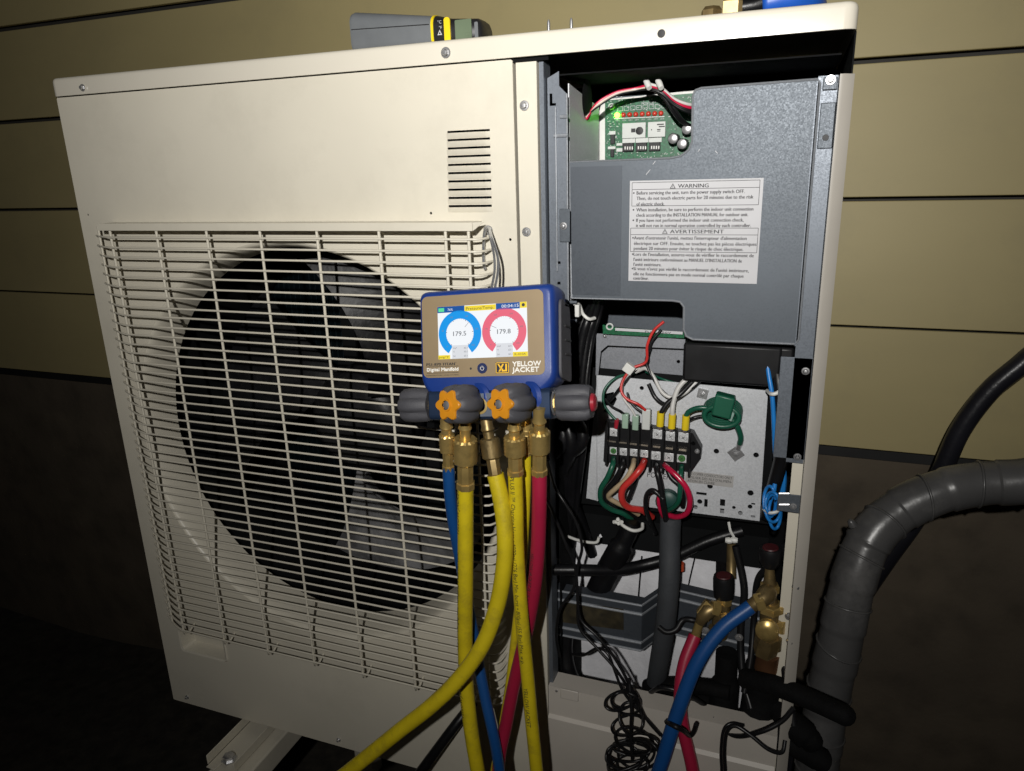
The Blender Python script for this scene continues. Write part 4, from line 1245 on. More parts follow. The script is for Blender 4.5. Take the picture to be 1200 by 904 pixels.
for (cx_, cy_, rx, ry, n_) in ((732, 822, 16, 10, 3), (738, 846, 18, 16, 2), (742, 880, 28, 14, 4), (738, 893, 24, 12, 3), (748, 866, 22, 12, 2)):
    for q_ in range(n_):
        ox, oy = rt.uniform(-6, 6), rt.uniform(-5, 5); sx, sy = rt.uniform(.75, 1.15), rt.uniform(.6, 1.3); ph = rt.uniform(0, 6.28); tl = rt.uniform(-.4, .4)
        pts = []
        for i in range(11):
            t = ph + i * .62
            ex, ey = rx * sx * math.cos(t), ry * sy * math.sin(t)
            pts.append((cx_ + ox + ex * math.cos(tl) - ey * math.sin(tl), cy_ + oy + ex * math.sin(tl) + ey * math.cos(tl), YL - .008 + .012 * math.sin(t * 1.3 + ph)))
        strand(pts, .0018)
strand([(737, 795, YL), (740, 830, YL - .012), (739, 860, YL - .014), (741, 890, YL - .012)], .0022)
strand([(716, 880, YL), (712, 895, YL), (716, 915, YL), (720, 940, YL)], .0019)

# ------------------------------------------------------------------ pipes along the wall on the right
def helixwrap(pts, r, step, grow):
    rad = []
    d = 0
    for i, p in enumerate(pts):
        if i: d += (p - pts[i - 1]).length
        rad.append(r * (1 + grow * ((d % step) / step)))
    return rad
pp = path([(1560, 520, .52), (1540, 522, .36), (1480, 525, .23), (1360, 537, .20), (1270, 550, .20), (1200, 564, .20), (1150, 567, .20), (1100, 577, .19), (1055, 598, .18), (1022, 628, .165), (1004, 668, .15), (992, 715, .14), (982, 762, .13), (970, 815, .12), (963, 860, .11), (955, 920, .10), (945, 1010, .09), Vector((.075, .10, .15)), Vector((.07, .13, -.03))], 14)
line = thing('insulated_line', 'thick pipe wrapped in grey tape bending down beside the right edge of the unit', 'pipe', pp[-1])
MB().tube(pp, helixwrap(pp, .0262, .058, .07), 24).build('tape_wrap', tape, line, angle=28)
# ridges where the tape overlaps
acc = 0; nxt = .03; rb = random.Random(2)
for i in range(1, len(pp)):
    acc += (pp[i] - pp[i - 1]).length
    if acc > nxt and i < len(pp) - 2:
        nxt += rb.uniform(.045, .065)
        T = (pp[i + 1] - pp[i - 1]).normalized()
        tilt = (T + Vector((rb.uniform(-.35, .35), rb.uniform(-.2, .2), rb.uniform(-.35, .35)))).normalized()
        u = tilt.orthogonal().normalized(); b = tilt.cross(u)
        ring = []
        for k in range(20):
            d_ = u * math.cos(k * .31416) + b * math.sin(k * .31416)
            dn_ = (d_ - T * d_.dot(T)).normalized()
            ring.append(pp[i] + dn_ * .0276 + T * (d_.dot(T) / max(.5, 1)) * .03)
        MB().tube(ring, .0017, 5, closed=True).build('tape_edge', tape, line, angle=80)
p = A(998, 613, .14)
MB().lathe([(-.004, .006), (.003, .004), (.006, .0012)], p, (-.5, -.2, .8), 10).build('tape_tail', tape, line, angle=60)
o = MB().tube(path([(1440, -200, .40), (1420, 60, .39), (1350, 250, .37), (1260, 370, .36), (1200, 424, .36), (1160, 458, .36), (1125, 505, .36), (1100, 560, .36), (1072, 610, .36), (1040, 655, .36), (1010, 700, .36), (985, 745, .35), (960, 800, .34), (930, 900, .3), Vector((.10, .28, .2)), Vector((.08, .27, -.03))], 8), .0138, 16).build('drain_conduit', M('glossy_black_conduit', (.012, .012, .016), .3, 0, .2, 20, bump=.2, bscale=120), None, angle=60)
tag(o, 'glossy black conduit slanting up the wall behind the grey wrapped pipe', 'conduit')
o = MB().tube(path([(575, 800, .04), (540, 842, -.02), (500, 895, -.05), (460, 950, -.08)], 6), .007, 10).build('hose_shadow_tube', blackr, None, angle=60)  # added tube stands in for the yellow hose's cast shadow
tag(o, 'dark tube shaped as the shadow behind the yellow hoses below the grille', 'hose')

# ------------------------------------------------------------------ support rail under the left foot
zr = ZB - .001
f0 = A(296, 846, -.004)
rail = thing('support_rail', 'cream steel support rail sticking out under the left end of the unit', 'rail', (f0.x, -.1, ZB - .08))
rx = f0.x + .012
mb = MB().box(rx - .032, rx + .034, -.42, .34, ZB - .062, ZB - .022)
mb.build('beam', cream, rail, bevel=.003)
for yy in (-.36, .28):
    MB().box(rx - .02, rx + .02, yy - .02, yy + .02, -.04, ZB - .0622).build('leg', cream, rail, bevel=.003)
mb = MB()
fx0, fx1 = rx - .038, rx + .012
mb.plate([(fx0, -.085), (fx0 + .017, -.085), (fx0 + .019, -.070), (fx0 + .031, -.070), (fx0 + .033, -.085), (fx1, -.085), (fx1, .03), (fx0, .03)], (), 0, -.0015, fn=lambda a, b, d: Vector((a, b, ZB - .0195 + d)))
mb.box(fx0 - .0015, fx0 - .0001, -.08, .03, ZB - .0195, ZB - .003)
mb.box(fx1 + .0001, fx1 + .0015, -.08, .03, ZB - .0195, ZB - .003)
ft = mb.build('mounting_foot', cream, unit, bevel=.0008)
MB().lathe([(-.015, .005), (0, .005), (.0005, .012), (.0022, .012), (.0024, .009), (.0085, .009), (.0095, .007)], (fx0 + .025, -.062, ZB - .0192), (0, 0, 1), 6).build('foot_bolt', chrome, ft)

# ------------------------------------------------------------------ digital manifold hanging on the grille
MC = Vector((-.281, -.11, ZC - .1593))
MR = Euler((R(-16), R(-5.06), R(2.32)), 'XYZ')
man = thing('digital_manifold', 'blue digital gauge manifold with lit screen hanging in front of the fan grille', 'manifold gauge', MC, rot=MR)
MMAT = Matrix.Translation(MC) @ MR.to_matrix().to_4x4()
MINV = MMAT.inverted()
def ML(px, py, yl=0.0):
    e = MINV @ EYE; d = MINV.to_3x3() @ ray(px, py)
    return e + d * ((yl - e.y) / d.y)
def rpoly(pts, r, n=4):
    out = []
    N = len(pts)
    for i in range(N):
        p0, p1, p2 = Vector(pts[i - 1]), Vector(pts[i]), Vector(pts[(i + 1) % N])
        a = p1 + (p0 - p1).normalized() * r; b = p1 + (p2 - p1).normalized() * r
        for k in range(n + 1):
            t = k / n
            q = a * (1 - t) ** 2 + p1 * 2 * t * (1 - t) + b * t * t
            out.append((q.x, q.y))
    return out
def lb(mb, name, mat, parent, **kw): return mb.build(name, mat, parent, local=True, **kw)
xr_ = ML(650, 390, 0).x
outl = [(-.0695, -.047), (-.054, -.0675), (.052, -.0675), (xr_, -.047), (xr_, .0475), (-.0695, .0475)]
def shell(ins, y):
    w2 = (xr_ + .0695) / 2; cx_ = (xr_ - .0695) / 2
    return [Vector((cx_ + (x - cx_) * (1 - ins / w2), y, -.01 + (z + .01) * (1 - ins / .055))) for x, z in rpoly(outl, .009, 5)]
mb = MB().loft([shell(.006, .050), shell(.001, .046), shell(0, .03), shell(0, .008), shell(.0008, .004), shell(.0025, .0012), shell(.0045, .0002), shell(.0052, .0)])
body = lb(mb, 'shell', blueshell, man, angle=50)
def lplate(loop, y, t, name, mat, parent, holes=()):
    mb = MB().plate(loop, holes, fn=lambda a, b, d: Vector((a, y + d, b)), t=t)
    return lb(mb, name, mat, parent)
face = lplate(rrect(-.065, .065, -.0415, .0415, .006), -.0006, .0005, 'face_plate', gold, man)
SX, SZ, SWW, SHH = .0005, .0036, .0954, .0530
def sc(u, v): return (SX - SWW / 2 + u * SWW, SZ + SHH / 2 - v * SHH)
def scr(u0, v0, u1, v1): a = sc(u0, v1); b = sc(u1, v0); return rect(a[0], b[0], a[1], b[1])
screen = lplate(scr(0, 0, 1, 1), -.0009, .0003, 'screen', scr_white, man)
lplate(scr(0, 0, .31, .115), -.0012, .0002, 'status_bar', scr_bar, screen)
lplate(scr(.665, 0, .925, .115), -.0012, .0002, 'status_bar', scr_bar, screen)
lplate(scr(.312, .012, .663, .11), -.0012, .0002, 'title_bar', scr_yel, screen)
lplate(scr(.927, 0, 1, .11), -.0012, .0002, 'menu_button', scr_yel, screen)
lplate(scr(.012, .025, .078, .095), -.0014, .0001, 'battery_icon', scr_green, screen)
lplate(scr(0, .925, .135, 1), -.0012, .0002, 'unit_tag', scr_yel, screen)
lplate(scr(.835, .915, 1, 1), -.0012, .0002, 'refrigerant_tag', scr_yel, screen)
def arcring(cu, cv, r0, r1, a0, a1, n=44):
    cx_, cz_ = sc(cu, cv)
    o = [(cx_ + r1 * math.cos(R(a0 + (a1 - a0) * k / n)), cz_ + r1 * math.sin(R(a0 + (a1 - a0) * k / n))) for k in range(n + 1)]
    i = [(cx_ + r0 * math.cos(R(a1 + (a0 - a1) * k / n)), cz_ + r0 * math.sin(R(a1 + (a0 - a1) * k / n))) for k in range(n + 1)]
    return o + i
fl = lambda a, b: Vector((a, -.0016, b))
fl3 = lambda a, b: Vector((a, -.00175, b))
for cu, m_, lab, num, na, marks in ((.252, dial_blue, 'dial', '179.5', 47, ('0', '50', '100', '150', '200', '250')), (.748, dial_red, 'dial', '179.8', 155, ('0', '100', '200', '300', '400', '500'))):
    dl = lplate(arcring(cu, .525, .0150, .0232, -57, 237), -.0012, .0002, lab, m_, screen)
    lplate(scr(cu - .092, .745, cu + .092, 1.0), -.0014, .0001, 'reading_box', scr_grey, screen)
    t_ = MB()
    x, z = sc(cu, .525)
    for dd_ in (-.00012, .00012):
        put_text(t_, num, lambda a, b: Vector((a + dd_, -.0016 - dd_ * .1, b)), x, z, .0046, width=.0140, align='c')
    for i_, (s_, vv) in enumerate((('VAP', .80), ('°F', .87), ('SH', .95))):
        p = sc(cu - .08, vv); put_text(t_, s_, fl, p[0], p[1], .0016)
        p = sc(cu + .085, vv); put_text(t_, '60.1', fl, p[0], p[1], .0018, align='r')
    cx_, cz_ = sc(cu, .525)
    for k in range(31):
        a = R(230 - 280 * k / 30)
        big = k % 6 == 0
        r0, r1 = .0138 if big else .0143, .0150
        d = Vector((math.cos(a), math.sin(a))); nn = Vector((-d.y, d.x)) * (.00035 if big else .00013)
        c_ = Vector((cx_, cz_))
        q4 = [c_ + d * r0 - nn, c_ + d * r1 - nn, c_ + d * r1 + nn, c_ + d * r0 + nn]
        t_.add([fl(*p) for p in q4], [(0, 1, 2, 3)])
    for k, s_ in enumerate(marks):
        a = R(222 - 262 * k / 5)
        put_text(t_, s_, fl, cx_ + .0188 * math.cos(a), cz_ + .0188 * math.sin(a), .0016, align='c')
    a = R(na); d = Vector((math.cos(a), math.sin(a))); nn = Vector((-d.y, d.x)) * .0002
    c_ = Vector((cx_, cz_))
    t_.add([fl(*p) for p in (c_ + d * .0085 - nn, c_ + d * .0148 - nn, c_ + d * .0148 + nn, c_ + d * .0085 + nn)], [(0, 1, 2, 3)])
    lb(t_, 'lettering', scr_ink, screen, flip=False)
t_ = MB()
p = sc(.4875, .063); put_text(t_, 'Pressure/Temp.', fl, p[0], p[1], .0029, width=.0295, align='c')
p = sc(.965, .055); t_.add([fl(*q_) for q_ in circ(p[0], p[1], .0017, 10)], [tuple(range(10))])
p = sc(.01, .962); put_text(t_, 'psig/°F', fl, p[0], p[1], .0019, width=.0105)
p = sc(.86, .957); put_text(t_, 'R-410A', fl, p[0], p[1], .0019, width=.0115)
lb(t_, 'lettering', ink, screen, flip=False)
t_ = MB()
p = sc(.12, .062); put_text(t_, '76%', fl, p[0], p[1], .0024)
p = sc(.915, .058); put_text(t_, '00:04:15', fl, p[0], p[1], .0031, width=.0178, align='r')
lb(t_, 'lettering', scr_white, screen, flip=False)
# printing on the face plate
fp = lambda a, b: Vector((a, -.00085, b))
def cpx(cx_, cy_): q_ = ML(480 + cx_ / 6.316, 330 + cy_ / 6.316, 0); return q_.x, q_.z
t_ = MB()
a = cpx(128, 617); b = cpx(337, 608); [put_text(t_, 'P51-870 TITAN', (lambda u, v, d=d: Vector((u + d, -.00085 - d * .1, v))), a[0], a[1], .0027, width=b[0] - a[0]) for d in (-.0002, 0, .0002)]
put_text(t_, '™', fp, b[0] + .0004, b[1] + .0008, .0012)
a = cpx(128, 698); b = cpx(365, 688); put_text(t_, 'REFRIGERATION | HVAC SYSTEMS', fp, a[0], a[1], .0013, width=b[0] - a[0])
bars(t_, fp, [(cpx(128, 683)[0], cpx(128, 681)[1], b[0], cpx(128, 681)[1]), (cpx(128, 634)[0], cpx(128, 634)[1], b[0], cpx(128, 634)[1])], .0004)
c_ = cpx(455, 645); t_.add([fp(*q_) for q_ in circ(c_[0], c_[1], .0012, 8)], [tuple(range(8))])
lb(t_, 'lettering', ink, face, flip=False)['kind'] = 'stuff'
t_ = MB()
wtxt = M('white_print', (.80, .78, .72), .5)
def bold(s_, cxa, cya, cxb, h):
    t_ = MB()
    a = cpx(cxa, cya); b = cpx(cxb, cya)
    for dx, dz_ in ((0, 0), (.0004, 0), (.0002, .0003), (.0002, -.0003)):
        put_text(t_, s_, lambda u, v: Vector((u + dx, -.00085 - dx * .1, v + dz_)), a[0], a[1], h, width=b[0] - a[0])
    lb(t_, 'lettering', wtxt, face, flip=False)
bold('Digital Manifold', 130, 655, 362, .0031)
bold('YELLOW', 762, 612, 972, .0045)
bold('JACKET', 760, 655, 958, .0045)

l0 = cpx(640, 682); l1 = cpx(738, 596)
logo = lplate(rect(l0[0], l1[0], l0[1], l1[1]), -.0009, .0002, 'emblem', M('navy_emblem', (.012, .014, .03), .5), face)
t_ = MB()
g_ = .0006
x0_, x1_, z0_, z1_ = l0[0] + .0006, l1[0] - .0006, l0[1] + .0006, l1[1] - .0006
f2 = lambda a, b: Vector((a, -.0011, b))
bars(t_, f2, [(x0_, z0_, x1_, z0_), (x0_, z1_, x1_, z1_), (x0_, z0_, x0_, z1_), (x1_, z0_, x1_, z1_)], .0007)
wq = x1_ - x0_; hq = z1_ - z0_
def Lq(u, v): return (x0_ + u * wq, z0_ + v * hq)
for pts in (((.10, .88), (.24, .88), (.42, .52), (.36, .38)), ((.50, .88), (.64, .88), (.32, .12), (.18, .12)), ((.74, .88), (.88, .88), (.88, .12), (.74, .12)), ((.44, .28), (.74, .28), (.74, .12), (.44, .12)), ((.44, .42), (.56, .42), (.56, .28), (.44, .28))):
    t_.add([f2(*Lq(*p)) for p in pts], [(0, 1, 2, 3)])
lb(t_, 'lettering', M('emblem_yellow', (.85, .50, .02), .5), logo, flip=False)
c_ = cpx(540, 643)
bt = lplate(circ(c_[0], c_[1], .0053, 24), -.0010, .0004, 'power_button', M('navy_button', (.012, .022, .085), .35), man)
mb = MB()
for k in range(14):
    a0_, a1_ = R(120 + 300 * k / 14), R(120 + 300 * (k + 1) / 14)
    mb.add([Vector((c_[0] + r_ * math.cos(t), -.0013, c_[1] + r_ * math.sin(t))) for r_, t in ((.0017, a0_), (.0021, a0_), (.0021, a1_), (.0017, a1_))], [(0, 1, 2, 3)])
bars(mb, lambda u, v: Vector((u, -.0013, v)), [(c_[0], c_[1] + .0004, c_[0], c_[1] + .0026)], .0004)
lb(mb, 'power_symbol', wtxt, bt, flip=False)
# rubber grip on the right flank
mb = MB().plate(rpoly([(.009, -.044), (.048, -.05), (.048, .028), (.014, .034)], .008), (), fn=lambda a, b, d: Vector((xr_ + .0004 + d, a, b)), t=.003)
grip = lb(mb, 'side_grip', greyrub, man, bevel=.001)
for z in (-.022, -.008, .006):
    lb(MB().box(xr_ + .0035, xr_ + .0046, .024, .046, z, z + .0016), 'grip_rib', blackp, grip)
# valve block, side handles, sight port
zk = ML(563, 474, .004).z
bx0, bx1 = ML(507, 476, .008).x, ML(648, 474, .008).x
mb = MB()
mb.loft([[Vector((x, .014 + a, zk + b)) for a, b in rrect(-.016, .016, -.0155, .0155, .006)] for x in (bx0, bx1)])
mb.loft([[Vector((x, .02 + a, zk + .018 + b)) for a, b in rrect(-.014, .014, -.012, .012, .004)] for x in (bx0 + .01, bx1 - .012)])
blk = lb(mb, 'valve_block', bluemetal, man, bevel=.001)
pc = ML(563, 476, -.004)
mb = MB().plate(rrect(ML(555, 476, -.004).x - .004, ML(590, 476, -.004).x, zk - .012, zk + .011, .003), [circ(pc.x - .001, pc.z, .0085, 20)], fn=lambda a, b, d: Vector((a, -.0035 + d, b)), t=.003)
lb(mb, 'port_frame', M('blue_grey_casting', (.12, .14, .18), .45, .3), blk)
sg = lb(MB().lathe([(0, .0084), (.002, .0084), (.0022, .0060), (-.004, .0056)], (pc.x - .001, -.0020, pc.z), (0, -1, 0), 20, capa=False), 'sight_glass_ring', brass, blk, angle=30)
lb(MB().lathe([(0, .0056), (.0004, .005)], (pc.x - .001, .0010, pc.z), (0, -1, 0), 16), 'sight_glass', M('dark_glass', (.01, .01, .012), .08), blk)
flute = lambda amp, n_: (lambda j, k: 1 - amp * (.5 + .5 * math.cos(n_ * 2 * math.pi * k / 48)) ** 3 * (.35 if j == 0 else 1))
def handle(xa, xb, cap):
    s = 1 if xb > xa else -1
    L_ = abs(xb - xa)
    h = lb(MB().lathe([(0, .0165), (.003, .0182), (L_ * .55, .0190), (L_ - .004, .0182), (L_, .0155)], (xa, .013, zk), (s, 0, 0), 48, flute(.17, 6)), 'side_handle', greyrub, man, angle=50)
    lb(MB().lathe([(0, .0092), (.003, .0082), (.0045, .005)], (xb + s * .0001, .013, zk), (s, 0, 0), 20), 'handle_cap', cap, h)
    lb(MB().lathe([(0, .0085), (.010, .0085)], (xa - s * .010, .013, zk), (s, 0, 0), 6), 'packing_nut', brass, h)
    lb(MB().lathe([(0, .011), (.0016, .0125), (.003, .011)], (xa - s * .0065, .013, zk), (s, 0, 0), 12), 'lock_ring', chrome, h)
handle(ML(651, 472, 0.0).x, ML(690, 472, 0.0).x, redp)
handle(ML(500, 478, 0.0).x, ML(467, 478, 0.0).x, greyrub)
# the two front knobs with orange star inserts
KA = Vector((-.34, -1, -.02)).normalized()
for px, py in ((524.3, 475), (585.6, 473.8)):
    f_ = ML(px, py, -.036)
    base = f_ - KA * .034
    kn = lb(MB().lathe([(-.006, .013), (0, .015), (.004, .0198), (.016, .0208), (.028, .0190), (.0325, .0150), (.0328, .0)], base, KA, 48, flute(.20, 6), capb=False), 'front_knob', greyrub, man, angle=55)
    mb = MB()
    star = lambda j, k: 1 - .26 * (.5 + .5 * math.cos(6 * 2 * math.pi * k / 48)) ** 1.2
    mb.lathe([(.030, .0158), (.0340, .0158), (.0350, .0148), (.0352, .006)], base, KA, 48, star, capa=False, capb=False)
    mb.lathe([(.0352, .0062), (.0366, .0058), (.0367, .0046)], base, KA, 20, capa=False, capb=False)
    st = lb(mb, 'star_insert', orange, kn, angle=40)
    lb(MB().lathe([(.0335, .0046), (.0358, .0040), (.0364, .0022), (.0366, .0006)], base, KA, 14, capa=False), 'knob_screw', chrome, kn, angle=40)
    lb(MB().lathe([(-.020, .0105), (-.004, .0105)], base, KA, 6), 'bonnet_nut', brassdull, kn)
    cc = base + Vector((.006, .012, .016))
    lb(MB().lathe([(-.02, .019), (0, .019), (.003, .016)], base - KA * .006 + Vector((0, .002, .004)), KA, 24), 'knob_collar', blueshell, kn, angle=40)
# steel hanging hook
def W2L(p): return MINV @ p
for dx in (0, 4):
    pts = smooth([W2L(A(*p)) for p in ((573 + dx * .2, 268, -.012), (575 + dx * .5, 280, -.030), (579 + dx, 300, -.042), (579.5 + dx, 318, -.050), (576 + dx, 338, -.064), (574 + dx, 350, -.07))], 6)
    lb(MB().tube(pts, .0014, 8), 'hanging_hook', M('bright_wire', (.55, .56, .58), .22, .8), man, angle=60)
pts = smooth([W2L(A(*p)) for p in ((573, 268, -.012), (568, 272, -.010), (566.5, 292, -.006), (567, 310, -.004), (569, 316, -.006))], 6)
lb(MB().tube(pts, .0017, 8), 'hanging_hook', MATS['bright_wire'], man, angle=60)

# ------------------------------------------------------------------ hoses
ROOTY = -.128
def fitting(root, a, b, mat=brass, r=.0105, k0=.22, k1=.62):
    """stem, knurled coupler and ferrule between two points"""
    a, b = Vector(a), Vector(b)
    ax = b - a; L_ = ax.length
    MB().lathe([(-.012, .0062), (0, .0062), (L_ * .06, .0072), (L_ * .10, .0056), (L_ * (k0 + .02), .0056)], a, ax, 16).build('stem', mat, root, angle=30)
    n_ = 30
    prof = [(L_ * k0, r * .86), (L_ * (k0 + .03), r)]
    m = 9
    for k in range(1, m): prof.append((L_ * (k0 + .03 + (k1 - k0 - .06) * k / m), r))
    prof += [(L_ * (k1 - .03), r), (L_ * k1, r * .86)]
    kn = lambda j, k: (1 + (.07 if (k + j) % 2 else -.04)) if 1 <= j <= m + 1 else 1
    MB().lathe(prof, a, ax, n_, kn).build('knurled_coupler', mat, root, angle=12)
    MB().lathe([(L_ * (k1 + .001), r * .68), (L_ * (k1 + .05), r * .72), (L_ * .92, r * .72), (L_ * .93, r * .84), (L_ * 1.02, r * .84)], a, ax, 8).build('ferrule', mat, root, angle=20)
def hose(name, label, mat, fit, pp, r, k=10, texts=(), fr=.0105, fmat=brass, n=16, kk=(.22, .62)):
    pts = path(pp, k)
    root = thing(name, label, 'hose', pts[-1])
    MB().tube(pts, r, n).build('hose_tube', mat, root, angle=70)
    fitting(root, A(*fit[0]), A(*fit[1]), fmat, fr, *kk)
    if texts:
        for s_, s0, h, ang, up in texts:
            mb = MB()
            wrap_text(mb, s_, pts, r if not isinstance(r, list) else r[0], s0, h, ang, up)
            mb.build('lettering', ink, root, flip=False)
    return root, pts
LONG = 'PLUS II ™ Charging Hose • 4000psi (276 Bar) Min. burst • 800psi (55 Bar) Max. w.p.'
hose('manifold_hose', 'blue refrigerant hose at the manifold left port looping under to the right valve', blueh, ((523, 497, ROOTY), (525.5, 549, -.12)),
     [(525.5, 547, -.12), (527, 575, -.118), (531, 610, -.11), (539, 655, -.098), (547, 700, -.09), (556, 750, -.088), (567, 810, -.10), (580, 870, -.11), (598, 960, -.11), (650, 1060, -.10), (715, 1050, -.07), (752, 960, -.05), (776, 892, -.045), (793, 838, -.035), (816, 779, -.02), (845, 738, -.004), (880, 711, .011)], [.0066] * 90 + [.0085] * 71, 10, fr=.0080)
hose('manifold_hose', 'red refrigerant hose at the manifold right port looping under to the left valve', redh, ((632, 490, ROOTY), (632, 554, -.118)),
     [(632, 552, -.118), (632, 590, -.118), (630.5, 640, -.112), (626, 690, -.105), (616, 745, -.095), (604, 795, -.09), (594, 845, -.092), (584, 905, -.10), (590, 1000, -.11), (660, 1090, -.10), (770, 1080, -.06), (822, 980, -.03), (812, 905, -.02), (801, 855, -.012), (797, 815, -.002), (802, 778, .014), (814.5, 745, .032)], .0078, 10,
     texts=(('YELLOW JACKET PLUS II ™ Charging Hose', .095, .0042, -.5, False),), fr=.0102)
hose('manifold_hose', 'yellow hose hanging straight down beside the blue hose, crossed by another', yel, ((545, 497, ROOTY), (545.5, 570, -.12)),
     [(545.5, 567, -.12), (545.5, 620, -.118), (545.5, 680, -.115), (545, 740, -.112), (546.5, 800, -.112), (552, 855, -.116), (561, 910, -.12), (575, 990, -.125), Vector((-.19, -.16, .08)), Vector((-.16, -.24, .016)), Vector((-.05, -.5, .016)), Vector((.2, -.8, .016))], .0088, 10,
     texts=(('YELLOW JACKET', .06, .0050, .75, True), ('PLUS II ™ Charging Hose • 4000psi (276 Bar) Min. burst', .215, .0040, .85, True), ('YELLOW JACKET PLUS II', .305, .0046, .6, True)), fr=.0122)
hose('manifold_hose', 'yellow hose sweeping from the manifold down across the front to the lower left', yel, ((571, 500, ROOTY + .01), (581, 560, -.125)),
     [(580.5, 556, -.125), (587, 585, -.128), (591.5, 620, -.132), (591, 660, -.136), (583, 708, -.14), (566, 755, -.146), (540, 793, -.152), (507, 826, -.157), (470, 855, -.162), (430, 887, -.168), (390, 918, -.175), (320, 965, -.185), Vector((-.62, -.26, .14)), Vector((-.78, -.42, .02)), Vector((-1.0, -.7, .016)), Vector((-1.2, -1.1, .016))], .0088, 10,
     texts=(('PLUS II ™ Charging Hose • 4000psi (276 Bar)', .215, .0040, 1.15, False),), fr=.0098, fmat=brassdull)
hose('manifold_hose', 'printed yellow charging hose left of the red hose crossing in front of it', yel, ((602.5, 499, ROOTY), (604, 554, -.122)),
     [(603.5, 552, -.122), (605, 590, -.122), (606, 640, -.12), (609, 690, -.118), (613, 740, -.116), (618, 790, -.116), (623, 845, -.118), (629, 905, -.12), (636, 985, -.125), Vector((-.13, -.18, .08)), Vector((-.09, -.27, .016)), Vector((.02, -.5, .016)), Vector((.3, -.75, .016))], .0076, 10,
     texts=((LONG, .004, .0046, -.1, False), ('YELLOW JACKET', .262, .0046, -.1, False)), fr=.0106)
o_ = hose('manifold_hose', 'slim yellow hose half hidden behind the charging hose and the red hose', yel, ((617, 500, -.105), (617.5, 532, -.098)),
     [(617.5, 530, -.098), (617, 570, -.09), (615, 620, -.085), (611, 680, -.08), (604, 740, -.075), (597, 800, -.075), (588, 855, -.08), (578, 910, -.085), (570, 970, -.09), Vector((-.2, -.13, .06)), Vector((-.24, -.2, .012)), Vector((-.4, -.5, .012))], .0048, 10, fr=.0060)
tie([(781, 846, -.035), (790, 851, -.056), (800, 856, -.05), (808, 862, -.03), (813, 858, -.03), (816, 849, -.035)], .0030, 'cable_tie', 'black tie holding the blue and red hoses together', blackp)

# ------------------------------------------------------------------ things lying on the lid
yt = .05
def TX(px): return A(px, 30, yt).x
zt2 = A(414, 13, yt).z; ztm = A(505, 17, yt).z; zt3 = A(530, 18, yt).z - .002
x0_ = TX(409); xm_ = TX(507); x1_ = TX(563)
th = thing('infrared_thermometer', 'grey and black handheld thermometer with yellow button lying on the lid', 'thermometer', ((x0_ + x1_) / 2, yt + .02, ZT))
def sec(x, ztop, zbot, hy, ins=0, r=.012):
    r = min(r, (ztop - zbot) / 2 - ins - .0005, hy - ins - .0005)
    return [Vector((x, yt + .02 + a, b)) for a, b in rrect(-hy + ins, hy - ins, zbot + ins, ztop - ins, r, 6)]
zb_t = ZT + .001
hgt = zt2 - zb_t
greycase = M('grey_thermometer_case', (.15, .16, .17), .42, 0, .05, 60, bump=.05, bscale=600)
mb = MB().loft([sec(x0_, zt2 - .004, zb_t + .004, .020, .004), sec(x0_ + .0015, zt2 - .001, zb_t + .002, .021), sec(x0_ + .006, zt2, zb_t, .022), sec(xm_ - .002, ztm, zb_t, .021)])
hd = mb.build('handle', greycase, th, angle=40)
zseam = A(470, 31, yt - .002).z
MB().tube([Vector((x0_ + .004, yt - .0021, zseam + .002)), Vector((xm_ - .004, yt - .0014, zseam - .001))], .0005, 5).build('case_seam', ink, hd)
mb = MB().loft([sec(xm_ - .0018, ztm + .0005, zb_t - .0002, .0222), sec(xm_ + .0012, ztm + .0004, zb_t - .0002, .0222)])
mb.build('yellow_ring', M('bright_yellow_plastic', (.80, .60, .01), .4), th, angle=40)
blk_case = M('black_thermometer_head', (.016, .016, .018), .35, 0, .1, 60)
mb = MB().loft([sec(xm_ + .0013, ztm, zb_t, .0212), sec(xm_ + .02, zt3 + .0005, zb_t, .0215), sec(x1_ - .006, A(557, 20, yt).z, zb_t, .021), sec(x1_ - .002, A(561, 23, yt).z, zb_t + .002, .019), sec(x1_, A(563, 28, yt).z, zb_t + .006, .015)])
hd2 = mb.build('head', blk_case, th, angle=40)
yf = yt + .02 - .0216
def fpatch(px0, py0, px1, py1, name, mat, t=.0012, parent=None, r=.0012):
    a = A(px0, py0, yf); b = A(px1, py1, yf)
    mb = MB().plate(rrect(a.x, b.x, b.z, a.z, r), (), yf - t, t)
    return mb.build(name, mat, parent or th, bevel=.0003)
fpatch(520.5, 21, 529, 50, 'button', MATS['bright_yellow_plastic'], .0022, r=.003)
fpatch(533, 24, 553.5, 50, 'display', M('grey_green_display', (.13, .17, .11), .25), .0008)
fpatch(556, 26, 561, 50, 'end_grip', greycase, .0008)
t_ = MB()
ft_ = lambda a, b: Vector((a, yf - .0004, b))
p = A(515.5, 38.5, yf)
for k in range(3):
    o3 = [(p.x - .003, p.z - .0025), (p.x + .003, p.z - .0025), (p.x, p.z + .003)]; i3 = [(p.x - .0013, p.z - .0015), (p.x + .0013, p.z - .0015), (p.x, p.z + .001)]
    t_.add([ft_(*q_) for q_ in (o3[k], o3[(k + 1) % 3], i3[(k + 1) % 3], i3[k])], [(0, 1, 2, 3)])
p = A(513, 27.5, yf); put_text(t_, '°C', ft_, p.x, p.z + .001, .0032)
p = A(514.5, 30.5, yf); put_text(t_, '°F', ft_, p.x, p.z - .002, .0032)
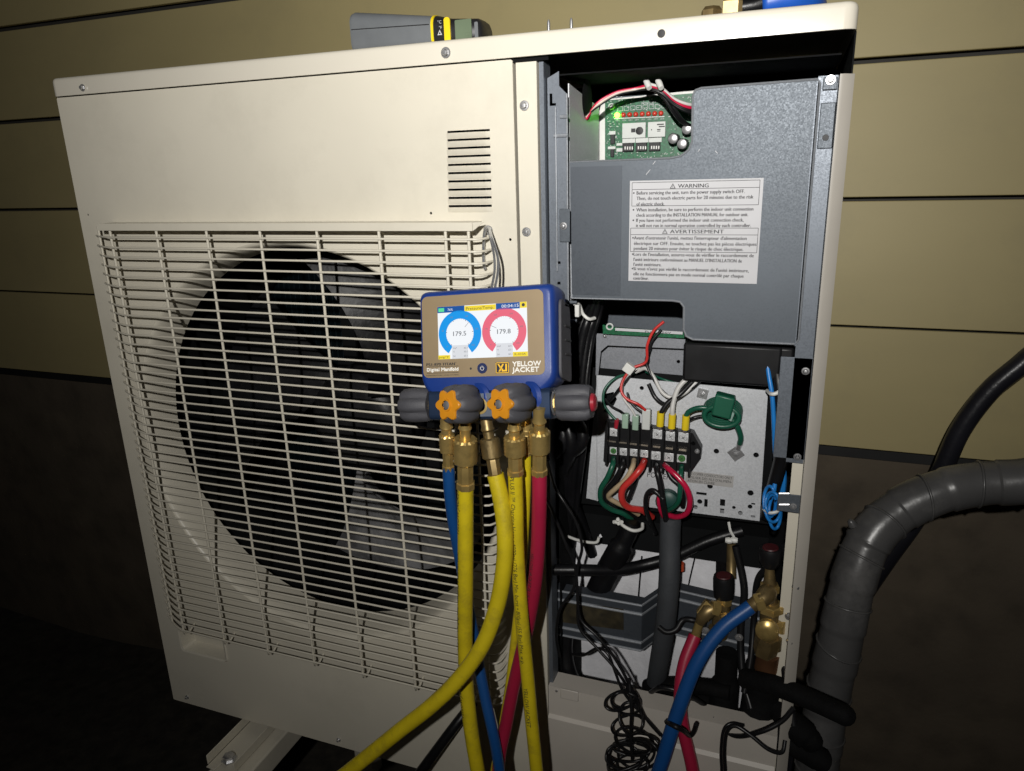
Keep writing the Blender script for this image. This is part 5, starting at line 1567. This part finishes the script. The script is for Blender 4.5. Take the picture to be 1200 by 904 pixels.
t_.build('printed_marks', paper, th, flip=False)['kind'] = 'stuff'
# brass fittings and the blue tool at the right end of the lid
def lidfit(px, py, name, label, prof, mat, ax=(0, 0, 1), n=6, y=.06, cat='fitting'):
    p = A(px, py, y); p = Vector((p.x, p.y, ZT + .0005))
    o = MB().lathe(prof, p, ax, n).build(name, mat, None, angle=25)
    return tag(o, label, cat)
hN = (A(833, 9, .06).z - ZT)
lidfit(834, 8, 'brass_flare_nut', 'left brass flare nut standing on the lid near its right end', [(0, .0105), (hN * .8, .0105), (hN, .008)], brassdull)
hN = A(857, 4, .06).z - ZT
adp = thing('hose_adapter', 'blue hose end with a brass nut lying on the right end of the lid', 'hose', (A(900, 2, .06).x, .06, ZT))
zc_ = ZT + .0128
def lx(px): return A(px, 2, .06).x
MB().lathe([(0, .0122), (.014, .0122), (.018, .010)], (lx(849), .06, zc_), (1, 0, 0), 6).build('nut', brassdull, adp, angle=25)
MB().tube([(lx(866), .06, zc_), (lx(884), .06, zc_ + .001), (lx(900), .06, zc_ + .004)], [.009, .008, .0105], 14).build('neck', blackr, adp)
MB().tube(smooth([(lx(893), .06, zc_ + .002), (lx(915), .062, zc_ + .004), (lx(935), .068, zc_ + .004), (lx(950), .085, zc_ + .002), (lx(955), .12, zc_ + .002), (lx(950), .2, zc_ + .002)], 6), [.010] + [.0126] * 29 + [.012], 16).build('grip', M('blue_grip', (.012, .09, .45), .4), adp, angle=60)
pr = thing('test_prongs', 'pair of thin steel prongs sticking up behind the lid edge', 'prongs', (A(657, 26, .04).x, .045, ZT))
pa = A(643, 30, .04); pb_ = A(669, 28, .04)
MB().box(pa.x - .006, pb_.x + .006, .036, .054, ZT + .0004, ZT + .003).build('body', blackp, pr, bevel=.0015)
for px, pt in ((643, 23.5), (669.5, 21.5)):
    t0 = A(px, 30, .045); tz = A(px, pt, .045).z
    MB().lathe([(0, .0017), (tz - ZT - .006, .0017), (tz - ZT - .003, .0008)], (t0.x, .045, ZT + .0032), (0, 0, 1), 10).build('prong', chrome, pr, angle=40)
